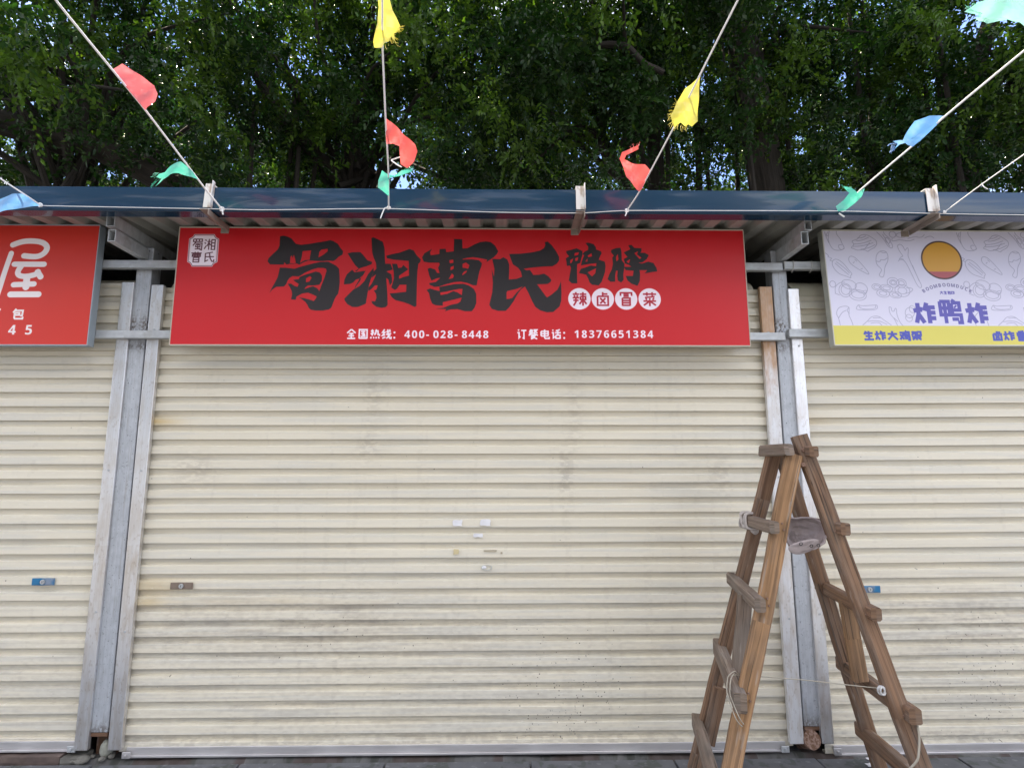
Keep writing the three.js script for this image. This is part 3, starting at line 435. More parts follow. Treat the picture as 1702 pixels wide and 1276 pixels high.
  const VI = '#5b55b0'; c.fillStyle = c.strokeStyle = '#6d6798'; c.font = 'bold 27px sans-serif'; c.textAlign = 'center'; const word = 'BOOMBOOMDUCK'; for (let i = 0; i < 12; i++) { const a = (i - 5.5) * 0.097; c.save(); c.translate(638 + 240 * Math.sin(a), 562 - 240 * Math.cos(a)); c.rotate(a); c.fillText(word[i], 0, 0); c.restore(); }
  c.strokeStyle = VI; ['da', 'sheng', 'bao', 'zha', 'jia'].slice(0, 4).forEach((g, i) => pen(c, g, 597 + i * 20.5, 347, 19, 19, 3.4));
  pen(c, 'zha', 447, 412, 113, 118, 23); pen(c, 'ya', 580, 396, 118, 134, 19.5); pen(c, 'zha', 727, 412, 113, 118, 23);
  c.save(); c.fillStyle = '#dfdcf0'; for (const x of [455, 735]) { c.beginPath(); c.arc(x - 8, 432, 3, 0, 7); c.fill(); } c.restore();
  c.fillStyle = '#464fb4'; c.strokeStyle = '#464fb4'; ['sheng', 'zha', 'da', 'ji', 'jia'].forEach((g, i) => pen(c, g, 156 + i * 63.5, 571, 57, 52, 11.5)); ['lu', 'zha', 'xiangx'].forEach((g, i) => pen(c, g, 842 + i * 64.5, 571, 57, 52, 11.5));
});
sign('white and yellow sign with food drawings and purple lettering by the ladder', 1.73, 4.761, 2.657, 2.009, 0.13, rightPrint, sideGreen, std({ color: lin(0.6, 0.58, 0.5), roughness: 0.5 }), -0.04);

// ---------------------------------------------------------------- gutter brackets
function bracket(x, lean, label) {
  const t = thing('gutter_bracket', label, 'bracket', [x, 2.63, 0.404], 'metal brackets clipped over the gutter');
  const s = part('upright', mergeGeometries([box(-0.022, 0.018, 0.008, 0.126, 0, 0.004, 0.0015), box(0.0182, 0.0225, 0.004, 0.14, -0.002, 0.022, 0.0015), box(-0.022, 0.018, 0.1262, 0.13, -0.03, 0.004, 0.001)]), bracketPaint, t); s.rotation.z = lean;
  part('arm', mergeGeometries([box(-0.026, 0.014, -0.012, -0.0075, -0.185, 0.024, 0.0015), box(0.0142, 0.019, -0.036, -0.0077, -0.185, 0.022, 0.0015), box(-0.026, 0.014, -0.042, -0.0122, -0.19, -0.1852, 0.001)]), bracketArm, t);
}
bracket(-1.438, -0.05, 'gutter bracket above the left end of the large red sign');
bracket(0.378, 0, 'gutter bracket above the middle right of the large red sign');
bracket(2.125, 0.02, 'gutter bracket above the white sign');

// ---------------------------------------------------------------- scraps on the shutter, pavement and post feet
function scrap(x, y, z, w, h, m, label, seed, name = 'paper_scrap', cat = 'paper scrap') {
  const t = thing(name, label, cat, [x, y, z]), R = rng(seed), s = new THREE.Shape(), n = 16; for (let i = 0; i < n; i++) { const a = i / n * 6.283, c = Math.cos(a), d = Math.sin(a), k = 1 / Math.max(Math.abs(c), Math.abs(d)) * (0.78 + 0.24 * R()); s[i ? 'lineTo' : 'moveTo'](c * k * w / 2, d * k * h / 2); }
  const g = new THREE.ExtrudeGeometry(s, { depth: 0.0014, bevelEnabled: false }); const p = g.attributes.position; for (let i = 0; i < p.count; i++) p.setZ(i, p.getZ(i) + 0.004 * fbm(p.getX(i) * 60 + 20, p.getY(i) * 60 + 20, seed, 2) * (p.getX(i) > 0 ? 1 : 0.4)); g.computeVertexNormals();
  part('sheet', g, m, t); return t;
}
const paper = std({ map: colourMap(64, 64, (u, v) => { const n = fbm(u * 9, v * 9, 701, 3); return [0.82 - 0.1 * n, 0.81 - 0.1 * n, 0.82 - 0.08 * n]; }), roughness: 0.8 }), tape = std({ color: lin(0.62, 0.52, 0.3), roughness: 0.6 }), glue = std({ color: lin(0.42, 0.36, 0.26), roughness: 0.7 }), glueGrey = std({ color: lin(0.55, 0.55, 0.5), roughness: 0.7 });
scrap(-0.237, 1.105, 0.0181, 0.052, 0.034, paper, 'upper left torn white paper scrap stuck on the middle shutter', 31);
scrap(-0.093, 1.106, 0.0181, 0.058, 0.036, paper, 'upper right torn white paper scrap stuck on the middle shutter', 32);
scrap(-0.13, 1.042, 0.0181, 0.052, 0.02, paper, 'small white paper scrap below the two larger scraps on the shutter', 33);
scrap(-0.242, 0.96, 0.0181, 0.03, 0.029, tape, 'small square of yellowed tape stuck on the middle shutter', 34, 'tape_scrap', 'tape');
scrap(-0.066, 0.964, 0.0181, 0.075, 0.009, glue, 'thin brown glue smear to the right of the yellowed tape', 35, 'glue_smear', 'glue smear');
scrap(-0.009, 0.953, 0.0181, 0.011, 0.011, glue, 'tiny brown glue spot at the right end of the glue smear', 38, 'glue_spot', 'glue spot');
{ const t = thing('glue_ring', 'whitish ring of old glue below the scraps on the middle shutter', 'glue ring', [-0.085, 0.8815, 0.0186]); const g = new THREE.TorusGeometry(0.026, 0.0035, 6, 28); g.scale(1, 0.5, 0.6); part('ring', g, glueGrey, t); const s = new THREE.SphereGeometry(0.01, 10, 8); s.scale(1.3, 0.8, 0.3); s.translate(-0.014, 0, 0); part('lump', s, paper, t); }
for (const [x, z, w, h, l, s] of [[1.735, 0.155, 0.05, 0.03, 'white paper scrap lying on the slab by the right ladder leg, nearest the frame edge', 41], [1.765, 0.098, 0.04, 0.022, 'smaller white scrap lying just behind another on the slab', 42]]) { const o = scrap(x, 0.006, z, w, h, paper, l, s); o.rotation.x = -Math.PI / 2; o.position.y = 0.0015; }
function stone(r, seed, sx = 1, sy = 0.7, sz = 1) { const g = new THREE.IcosahedronGeometry(r, 2), p = g.attributes.position; for (let i = 0; i < p.count; i++) { const x = p.getX(i) / r, y = p.getY(i) / r, z = p.getZ(i) / r, k = 0.7 + 0.6 * fbm(x * 1.6 + 9 + seed, y * 1.6 + z * 1.1 + 9, seed, 3); p.setXYZ(i, p.getX(i) * k * sx, p.getY(i) * k * sy, p.getZ(i) * k * sz); } g.computeVertexNormals(); return boxUV(g); }
const mortar = std({ map: colourMap(256, 256, (u, v) => { const n = fbm(u * 14, v * 14, 731, 5); return [0.06 + 0.14 * n, 0.058 + 0.13 * n, 0.052 + 0.11 * n]; }), roughness: 0.95 });
{ const R = rng(8), t = thing('rubble', 'crumbled mortar rubble at the foot of the left post', 'rubble', [-1.98, 0, 0.02]); for (let i = 0; i < 16; i++) { const g = stone(0.01 + 0.022 * R() * R(), i + 3); g.translate((R() - 0.45) * 0.17, 0.004, (R() - 0.6) * 0.1); part('stone', g, mortar, t); } }
{ const g = stone(0.034, 77, 0.9, 1.15, 0.8), t = thing('cobble', 'pale rounded stone wedged under the left post', 'stone', [-1.935, 0.035, 0.0]); part('stone', g, std({ map: colourMap(128, 128, (u, v) => { const n = fbm(u * 8, v * 8, 741, 4); return [0.2 + 0.18 * n, 0.2 + 0.18 * n, 0.17 + 0.15 * n]; }), roughness: 0.9 }), t); }
{ const t = thing('wooden_stub', 'brown round wooden stub poking out under the right post', 'wooden stub', [1.515, 0.05, 0.0]); const g = new THREE.CylinderGeometry(0.043, 0.047, 0.1, 26, 4); g.rotateX(1.25); const p = g.attributes.position; for (let i = 0; i < p.count; i++) { const n = 0.008 * (fbm(p.getX(i) * 40 + 9, p.getY(i) * 40 + p.getZ(i) * 30 + 9, 751, 3) - 0.5); p.setXYZ(i, p.getX(i) * (1 + n * 10), p.getY(i) * (1 + n * 12), p.getZ(i) + n); } g.computeVertexNormals(); part('stub', g, rust, t, undefined); t.rotation.z = -0.2; }
for (const [x0, x1, y, z0, z1, l] of [[-2.5, -2.12, 0.024, -0.05, 0.055, 'brown mortar ledge under the left shutter'], [-2.11, -2.02, 0.02, -0.03, 0.065, 'broken grey mortar lump left of the left post']]) { const t = thing('mortar_ledge', l, 'mortar', [(x0 + x1) / 2, 0, 0]); const g = new THREE.BoxGeometry(x1 - x0, y + 0.04, z1 - z0, 26, 4, 8); g.translate(0, (y - 0.04) / 2, (z0 + z1) / 2); const p = g.attributes.position; for (let i = 0; i < p.count; i++) { const n = fbm(p.getX(i) * 22 + 60, p.getZ(i) * 30 + p.getY(i) * 20 + 60, 761, 4) - 0.5; p.setY(i, p.getY(i) + 0.014 * n); p.setZ(i, p.getZ(i) + 0.016 * n); p.setX(i, p.getX(i) + 0.01 * n); } g.computeVertexNormals(); part('lump', boxUV(g), y > 0.022 ? std({ map: colourMap(256, 256, (u, v) => { const n = fbm(u * 20, v * 20, 771, 5); return [0.07 + 0.1 * n, 0.05 + 0.075 * n, 0.045 + 0.06 * n]; }), roughness: 0.95 }) : mortar, t); }

// bunting: metres; flag outlines about their own middle
const path_a = [[-2.325, 2.731, 0.709], [-2.28, 2.686, 0.58], [-2.242, 2.655, 0.493], [-2.227, 2.639, 0.42]];
const path_b = [[-1.487, 2.961, 1.367], [-1.496, 2.937, 1.299], [-1.457, 2.856, 1.066], [-1.431, 2.804, 0.916], [-1.39, 2.685, 0.577], [-1.38, 2.659, 0.503], [-1.36, 2.624, 0.42]];
const path_c = [[-0.393, 2.965, 1.378], [-0.422, 2.916, 1.236], [-0.438, 2.886, 1.151], [-0.481, 2.79, 0.878], [-0.515, 2.71, 0.648], [-0.557, 2.635, 0.42]];
const path_d = [[0.806, 2.97, 1.39], [0.788, 2.946, 1.322], [0.745, 2.863, 1.087], [0.705, 2.783, 0.856], [0.638, 2.669, 0.532], [0.602, 2.627, 0.42]];
const path_e = [[1.969, 2.937, 1.297], [1.899, 2.892, 1.169], [1.798, 2.802, 0.911], [1.763, 2.759, 0.787], [1.675, 2.674, 0.546], [1.669, 2.639, 0.42]];
const path_f = [[2.328, 2.782, 0.854], [2.28, 2.742, 0.741], [2.224, 2.688, 0.585], [2.173, 2.63, 0.42]];
const path_edge = [[-2.596, 2.646, 0.41], [-2.229, 2.64, 0.41], [-1.432, 2.629, 0.41], [-1.157, 2.625, 0.41], [-0.576, 2.635, 0.41], [-0.05, 2.62, 0.41], [0.368, 2.618, 0.41], [0.604, 2.632, 0.41], [1.132, 2.635, 0.41], [1.669, 2.636, 0.41], [2.181, 2.625, 0.41], [2.75, 2.619, 0.41]];
const flag_blue_a = { at: [-2.276, 2.592, 0.522], edge: [[-0.114, 0.003], [-0.046, 0.027], [0.005, 0.051], [0.049, 0.052], [0.079, 0.034], [0.127, -0.001], [0.042, -0.022], [-0.016, -0.04], [-0.036, -0.049], [-0.09, -0.055]] };
const flag_pink_b = { at: [-1.403, 2.84, 1.006], edge: [[-0.1, 0.063], [-0.069, 0.094], [-0.03, 0.071], [0.009, 0.046], [0.051, 0.014], [0.068, -0.022], [0.062, -0.054], [0.04, -0.082], [0.034, -0.097], [-0.012, -0.043], [-0.056, 0.01]] };
const flag_teal_b = { at: [-1.471, 2.683, 0.64], edge: [[0.117, -0.029], [0.088, 0.011], [0.039, 0.051], [0.021, 0.05], [-0.007, 0.036], [-0.039, 0.01], [-0.065, 0.004], [-0.08, -0.01], [-0.058, -0.016], [-0.084, -0.053], [-0.048, -0.019], [-0.004, -0.007], [0.036, -0.007], [0.085, -0.021]] };
const flag_yellow_c = { at: [-0.413, 2.924, 1.209], edge: [[-0.04, 0.158], [-0.005, 0.159], [0.018, 0.075], [0.048, 0.011], [0.046, -0.008], [0.027, -0.02], [0.033, -0.062], [0.017, -0.032], [0.014, -0.06], [-0.003, -0.07], [-0.01, -0.088], [-0.04, -0.079], [-0.043, -0.061], [-0.034, 0.003], [-0.028, 0.074]] };
const flag_red_c = { at: [-0.428, 2.711, 0.85], edge: [[-0.062, 0.117], [-0.037, 0.098], [0.009, 0.045], [0.065, -0.008], [0.075, -0.04], [0.061, -0.077], [0.03, -0.098], [0.003, -0.083], [-0.002, -0.009], [-0.029, 0.002], [-0.054, -0.004], [-0.06, 0.058]] };
const flag_teal_c = { at: [-0.506, 2.689, 0.596], edge: [[-0.048, 0.039], [-0.02, 0.021], [0.008, 0.013], [0.042, 0.042], [0.091, 0.054], [0.081, 0.037], [0.035, 0.016], [-0.006, 0.004], [-0.014, -0.008], [-0.011, -0.089], [-0.031, -0.072], [-0.064, -0.046], [-0.063, -0.008]] };
const flag_yellow_d = { at: [0.704, 2.759, 0.989], edge: [[0.08, 0.177], [0.065, 0.07], [0.047, -0.045], [0.022, -0.07], [0.009, -0.058], [-0.001, -0.066], [-0.019, -0.05], [-0.043, -0.063], [-0.049, -0.041], [-0.055, -0.013], [-0.042, 0.005], [-0.026, 0.044], [0.012, 0.109]] };
const flag_red_d = { at: [0.592, 2.763, 0.611], edge: [[0.027, 0.091], [0.027, 0.073], [0.001, 0.058], [-0.029, 0.043], [-0.038, 0.023], [0.008, 0.008], [0.055, -0.003], [0.079, -0.027], [0.04, -0.118], [0.025, -0.132], [-0.004, -0.098], [-0.03, -0.063], [-0.042, -0.016], [-0.06, 0.025], [-0.048, 0.058], [-0.009, 0.076]] };
const flag_cyan_e = { at: [1.783, 3.006, 1.212], edge: [[-0.108, 0.022], [-0.073, 0.042], [-0.005, 0.052], [0.019, 0.084], [0.167, 0.101], [0.151, -0.093], [0.082, -0.07], [0.059, -0.046], [0.021, -0.032], [-0.038, -0.036], [-0.047, -0.021], [-0.073, -0.012], [-0.062, 0.0], [-0.092, 0.01]] };
const flag_blue_e = { at: [1.676, 2.738, 0.875], edge: [[0.153, 0.088], [0.094, 0.096], [0.033, 0.074], [-0.002, 0.025], [-0.04, -0.024], [-0.086, -0.032], [-0.065, -0.043], [-0.079, -0.064], [-0.055, -0.043], [-0.021, -0.029], [0.011, -0.042], [0.057, -0.007]] };
const flag_teal_e = { at: [1.623, 2.637, 0.538], edge: [[0.076, 0.048], [0.027, 0.014], [0.01, 0.05], [-0.027, 0.056], [-0.001, 0.023], [-0.023, -0.007], [-0.054, -0.031], [-0.051, -0.061], [-0.023, -0.061], [0.017, -0.031], [0.048, -0.001]] };

// ---------------------------------------------------------------- wooden trestle ladder
// a sawn timber from a to b: chamfered section w x t, slightly uneven along its length; side = direction of its width
function timber(a, b, w, t, side, seed, n = 10, endCut = 0) {
  const A = new THREE.Vector3(...a), B = new THREE.Vector3(...b), ax = B.clone().sub(A), L = ax.length(); ax.normalize(); const X = new THREE.Vector3(...side); X.addScaledVector(ax, -X.dot(ax)).normalize(); const Y = ax.clone().cross(X);
  const c = Math.min(w, t) * (0.1 + 0.08 * hash(seed, 5, 5)), ring = [[-w / 2 + c, -t / 2], [w / 2 - c, -t / 2], [w / 2, -t / 2 + c], [w / 2, t / 2 - c], [w / 2 - c, t / 2], [-w / 2 + c, t / 2], [-w / 2, t / 2 - c], [-w / 2, -t / 2 + c]];
  const pos = [], uv = [], off = 0.37 * seed, P = (i, k) => { const s = i / n, [x, y] = ring[k], q = 1 + 0.13 * (fbm(s * L * 9 + seed * 7, k * 3.1, seed, 2) - 0.5), bx = 0.009 * (fbm(s * L * 2.2 + seed * 3, 1, seed + 3, 2) - 0.5), cut = i === 0 ? endCut * x : i === n ? -endCut * x : 0; return A.clone().addScaledVector(ax, s * L + cut).addScaledVector(X, x * q + bx).addScaledVector(Y, y * q); };
  const U = [0]; for (let k = 0; k < 8; k++) { const p = ring[k], r = ring[(k + 1) % 8]; U.push(U[k] + Math.hypot(r[0] - p[0], r[1] - p[1])); }
  for (let i = 0; i < n; i++) for (let k = 0; k < 8; k++) { const k2 = (k + 1) % 8, q = [P(i, k), P(i, k2), P(i + 1, k2), P(i + 1, k)], tu = [U[k], U[k + 1], U[k + 1], U[k]], tv = [i, i, i + 1, i + 1]; for (const j of [0, 2, 1, 0, 3, 2]) { pos.push(q[j].x, q[j].y, q[j].z); uv.push((tu[j] + off) / 0.25, (tv[j] / n * L + off) / 1.2); } }
  for (const [i, flip] of [[0, 0], [n, 1]]) for (let k = 1; k < 7; k++) { const f = flip ? [0, k + 1, k] : [0, k, k + 1]; for (const j of f) { const q = P(i, j); pos.push(q.x, q.y, q.z); uv.push((ring[j][0] + off) / 0.25, ring[j][1] / 6); } }
  const g = new THREE.BufferGeometry(); g.setAttribute('position', new THREE.Float32BufferAttribute(pos, 3)); g.setAttribute('uv', new THREE.Float32BufferAttribute(uv, 2)); g.computeVertexNormals(); return toCreasedNormals(g, 0.45);
}
{
  const O = [1.25, 0, 0.5], t = thing('wooden_ladder', 'old brown wooden trestle ladder standing open in front of the right post', 'ladder', O), rel = (p) => [p[0] - O[0], p[1], p[2] - O[2]];
  const at = (foot, top, y) => { const k = y / top[1]; return [foot[0] + (top[0] - foot[0]) * k, y, foot[2] + (top[2] - foot[2]) * k]; };
  const NL = [[0.739, 0, 0.8], [1.27, 1.462, 0.558]], NR = [[1.611, 0, 0.8], [1.299, 1.497, 0.552]], FL = [[0.874, 0, 0.2], [1.226, 1.419, 0.435]], FR = [[1.743, 0, 0.2], [1.287, 1.392, 0.43]];
  const stile = ([f, p], top, w, th, m, seed, label) => part('stile', timber(rel(at(f, p, 0.01)), rel(at(f, p, top)), w, th, [1, 0.1, 0.12], seed, 14, 0), wood[m], t, label);
  stile(NL, 1.44, 0.066, 0.042, 1, 1, 'front left stile of lighter wood'); stile(NR, 1.525, 0.064, 0.042, 0, 2); stile(FL, 1.45, 0.058, 0.045, 0, 3); stile(FR, 1.47, 0.06, 0.042, 0, 4);
  // rungs: far end, near end
  const rungs = [[[1.203, 1.462, 0.40], [1.222, 1.463, 0.60], 0.05, 0.044, 2], [[1.318, 1.466, 0.39], [1.318, 1.455, 0.62], 0.046, 0.04, 0], [[1.13, 1.148, 0.345], [1.112, 1.146, 0.652], 0.048, 0.04, 2], [[1.39, 1.138, 0.345], [1.396, 1.14, 0.668], 0.05, 0.04, 0],
    [[1.068, 0.872, 0.28], [1.008, 0.855, 0.708], 0.056, 0.042, 2], [[1.478, 0.842, 0.285], [1.457, 0.822, 0.72], 0.052, 0.042, 0], [[1.013, 0.555, 0.22], [0.886, 0.52, 0.765], 0.074, 0.046, 2], [[1.588, 0.48, 0.22], [1.53, 0.475, 0.78], 0.058, 0.046, 0],
    [[0.908, 0.215, 0.18], [0.775, 0.22, 0.8], 0.06, 0.044, 2], [[1.688, 0.165, 0.16], [1.575, 0.205, 0.81], 0.058, 0.044, 0]];
  rungs.forEach(([a, b, w, th, m], i) => part('rung', timber(rel(a), rel(b), w, th, [0, 1, 0], 11 + i, 6, i === 0 ? 0.25 : 0), wood[m], t, i === 0 ? 'grey top rung with bevelled end' : undefined));
  part('brace', timber(rel([1.028, 0.85, 0.52]), rel([0.962, 0.49, 0.545]), 0.055, 0.035, [1, 0, 0.1], 31, 6), wood[2], t, 'upright grey brace between two left rungs');
  part('brace', timber(rel([1.475, 0.83, 0.5]), rel([1.505, 0.50, 0.5]), 0.058, 0.035, [1, 0, 0.1], 32, 6), wood[1], t, 'upright brace between two right rungs');
  part('splice', timber(rel([0.975, 0.41, 0.325]), rel([0.918, 0.16, 0.283]), 0.06, 0.02, [1, 0.1, 0.1], 33, 5), wood[0], t);
  // nail heads where rungs meet the stiles
  for (const [S, ys, dx] of [[NL, [1.146, 0.86, 0.53], -1], [NR, [1.14, 0.825, 0.477], 1]]) for (const y of ys) for (const e of [-0.012, 0.014]) { const q = rel(at(S[0], S[1], y + e)), g = new THREE.CylinderGeometry(0.004, 0.004, 0.004, 8); g.rotateX(Math.PI / 2); g.translate(q[0] + e * 0.5 * dx, q[1], q[2] + 0.026); part('nail', g, rust, t); }
  // bolts through the two hinges
  for (const p of [[1.297, 1.462, 0.578], [1.283, 1.40, 0.59]]) { const g = new THREE.CylinderGeometry(0.009, 0.011, 0.012, 10); g.rotateX(Math.PI / 2); const q = rel(p); g.translate(q[0], q[1], q[2]); part('bolt', g, rust, t); }
}
// cloth tied round the end of the upper left rung
{
  const t = thing('cloth_strip', 'grey cloth strip wound round the upper left rung of the ladder', 'cloth', [1.128, 1.147, 0.37]), M = std({ map: colourMap(128, 128, (u, v) => { const n = fbm(u * 20, v * 20, 801, 4); return [0.36 + 0.2 * n, 0.32 + 0.19 * n, 0.3 + 0.17 * n]; }), roughness: 0.95 });
  const loop = (z, sk, r, w) => { const pts = []; for (let i = 0; i < 16; i++) { const a = i / 16 * 6.283, c = Math.cos(a), s = Math.sin(a), k = 1 / Math.pow(Math.pow(Math.abs(c), 5) + Math.pow(Math.abs(s), 5), 0.2); pts.push(new THREE.Vector3(c * k * 0.029, s * k * 0.033, z + sk * s + 0.004 * Math.sin(a * 3))); } const g = new THREE.TubeGeometry(new THREE.CatmullRomCurve3(pts, true), 48, r, 7, true); return g; };
  [[-0.02, 0.012, 0.006], [-0.006, -0.022, 0.007], [0.012, 0.016, 0.0055], [0.028, 0.004, 0.007], [0.04, -0.012, 0.0055]].forEach((a) => part('winding', loop(...a), M, t));
  const k = new THREE.SphereGeometry(0.016, 14, 10), p = k.attributes.position; for (let i = 0; i < p.count; i++) p.setXYZ(i, p.getX(i) * 1.2, p.getY(i) * (0.8 + 0.5 * fbm(p.getX(i) * 90 + 9, p.getZ(i) * 90 + 9, 5, 2)), p.getZ(i)); k.translate(0.012, -0.042, 0.03); k.computeVertexNormals(); part('knot', k, M, t);
}
// cap hung on the ladder
{
  const t = thing('work_cap', 'limp grey cloth cap hanging between the right legs of the ladder', 'cap', [1.285, 1.12, 0.55]), M = std({ map: colourMap(256, 256, (u, v) => { const n = fbm(u * 12, v * 12, 811, 4), w = fbm(u * 90, v * 90, 815, 2), s = step(0.6, 0.7, fbm(u * 6, v * 6, 819, 4)); let c = [0.42, 0.355, 0.345].map((x) => x * (0.7 + 0.35 * n + 0.2 * w)); return c.map((x) => x * (1 - 0.25 * s)); }), roughness: 0.95, side: THREE.DoubleSide });
  const bowl = (r, d) => { const g = new THREE.SphereGeometry(1, 56, 26, 0, Math.PI * 2, Math.PI / 2, Math.PI / 2), p = g.attributes.position; for (let i = 0; i < p.count; i++) { const x = p.getX(i), y = p.getY(i), z = p.getZ(i), a = Math.atan2(z, x), w = fbm(x * 2.2 + 9, z * 2.2 + y * 2 + 9, 821, 3) - 0.5, rim = 1 + y; p.setXYZ(i, x * r * (1 + 0.05 * Math.sin(a * 3 + 1) + 0.4 * w), y * d * (1 + 0.5 * w) + rim * 0.02 * Math.sin(a * 2 + 0.6), z * r * 0.92 * (1 + 0.4 * w)); } g.computeVertexNormals(); return g; };
  const c = part('crown', bowl(0.088, 0.075), M, t); c.rotation.set(0.85, 0.2, 0.22);
  const rimPts = []; for (let i = 0; i < 40; i++) { const a = i / 40 * 6.283, w = fbm(Math.cos(a) * 2.2 + 9, Math.sin(a) * 2.2 + 9, 821, 3) - 0.5; rimPts.push(new THREE.Vector3(Math.cos(a) * 0.088 * (1 + 0.05 * Math.sin(a * 3 + 1) + 0.4 * w), 0.02 * Math.sin(a * 2 + 0.6), Math.sin(a) * 0.088 * 0.92 * (1 + 0.4 * w))); }
  part('hem', new THREE.TubeGeometry(new THREE.CatmullRomCurve3(rimPts, true), 90, 0.0045, 6, true), M, c);
  const v = new THREE.SphereGeometry(1, 30, 12), q = v.attributes.position; for (let i = 0; i < q.count; i++) { const x = q.getX(i), y = q.getY(i), z = q.getZ(i); q.setXYZ(i, x * 0.068, y * 0.03 + 0.018 * x * x, z * 0.007 + 0.012 * x * x); } v.computeVertexNormals(); const vm = part('visor', v, M, t); vm.position.set(-0.035, -0.062, 0.045); vm.rotation.set(0.35, 0.1, 0.2);
  for (const [x, y] of [[-0.012, -0.052], [0.018, -0.05], [-0.05, -0.045]]) { const g = new THREE.TorusGeometry(0.006, 0.0016, 6, 16); const m = part('eyelet', g, dark, t); m.position.set(x, y, 0.078 - Math.abs(x) * 0.25); m.rotation.set(0.3, 0, 0); }
}
const cordM = std({ color: lin(0.36, 0.325, 0.26), roughness: 0.8 });
{
  const t = thing('white_cord', 'thin pale cord tied across the ladder from the left rung to the right leg', 'cord', [1.188, 0.56, 0.76]), q = (l) => l.map(([x, y, z]) => [x - 1.188, y - 0.56, z - 0.76]);
  part('line', tube(q([[0.9, 0.58, 0.655], [0.99, 0.575, 0.65], [1.188, 0.562, 0.66], [1.33, 0.552, 0.68], [1.452, 0.545, 0.70]]), 0.0019, 40, 6), cordM, t);
  part('loop', tube(q([[0.935, 0.575, 0.66], [0.9, 0.607, 0.69], [0.868, 0.59, 0.70], [0.848, 0.54, 0.735], [0.858, 0.475, 0.78], [0.886, 0.44, 0.765], [0.915, 0.43, 0.68]]), 0.0019, 44, 6), cordM, t);
  part('loop', tube(q([[0.935, 0.57, 0.66], [0.897, 0.598, 0.69], [0.876, 0.58, 0.705], [0.858, 0.54, 0.74], [0.868, 0.483, 0.785], [0.892, 0.448, 0.765], [0.92, 0.436, 0.68]]), 0.0019, 44, 6), cordM, t);
  const k = []; for (let i = 0; i < 34; i++) { const a = i * 0.75; k.push([0.262 + 0.012 * Math.cos(a) + 0.004 * Math.sin(a * 0.37), -0.016 + 0.014 * Math.sin(a), -0.04 + 0.006 * Math.sin(a * 0.61)]); } part('knot', tube(k, 0.0032, 140, 6), std({ color: lin(0.52, 0.51, 0.5), roughness: 0.8 }), t);
  part('tail', tube(q([[1.548, 0.47, 0.75], [1.54, 0.41, 0.775], [1.515, 0.335, 0.79], [1.475, 0.28, 0.77], [1.43, 0.262, 0.74]]), 0.004, 30, 7), cordM, t);
}

// ---------------------------------------------------------------- bunting
const tapeM = std({ color: lin(0.88, 0.87, 0.86), roughness: 0.6 });
const cloths = { blue: [0.16, 0.42, 0.82], pink: [0.72, 0.14, 0.16], teal: [0.1, 0.62, 0.47], yellow: [0.82, 0.74, 0.1], red: [0.8, 0.11, 0.1], cyan: [0.35, 0.8, 0.66] };
const clothM = {}; for (const k in cloths) clothM[k] = phy({ map: colourMap(256, 256, (u, v) => { const n = fbm(u * 7, v * 7, 881 + k.length, 4), w = 0.5 + 0.5 * Math.sin(u * 500) * Math.sin(v * 500), f = step(0.45, 0.8, n) * 0.14; return cloths[k].map((q) => (q + f * (0.7 - q)) * (0.82 + 0.2 * n + 0.08 * w)); }), roughness: 0.9, transmission: 0.5, thickness: 0, side: THREE.DoubleSide, bumpMap: null });
function flagGeometry(edge, seed) {
  const s = new THREE.Shape(edge.map(([x, y]) => new THREE.Vector2(x, y))), holes = [], tri = THREE.ShapeUtils.triangulateShape(edge.map(([x, y]) => new THREE.Vector2(x, y)), holes); let T = tri.map((f) => f.map((i) => edge[i]));
  for (let d = 0; d < 3; d++) T = T.flatMap(([a, b, c]) => { const m = (p, q) => [(p[0] + q[0]) / 2, (p[1] + q[1]) / 2], ab = m(a, b), bc = m(b, c), ca = m(c, a); return [[a, ab, ca], [ab, b, bc], [ca, bc, c], [ab, bc, ca]]; });
  const pos = []; for (const f of T) for (const [x, y] of f) pos.push(x, y, 0.02 * Math.sin(x * 22 + y * 12 + seed) * (0.6 + 0.4 * Math.sin(y * 31 + seed * 2)) + 0.004 * Math.sin(x * 60 - y * 45 + seed) + 0.014 * (fbm(x * 14 + 9, y * 14 + 9, seed, 3) - 0.5));
  const g = new THREE.BufferGeometry(); g.setAttribute('position', new THREE.Float32BufferAttribute(pos, 3)); g.setAttribute('uv', new THREE.Float32BufferAttribute(pos.filter((_, i) => i % 3 < 2).map((q) => q * 4), 2)); g.computeVertexNormals();
  return toCreasedNormals(g, 1.2);
}
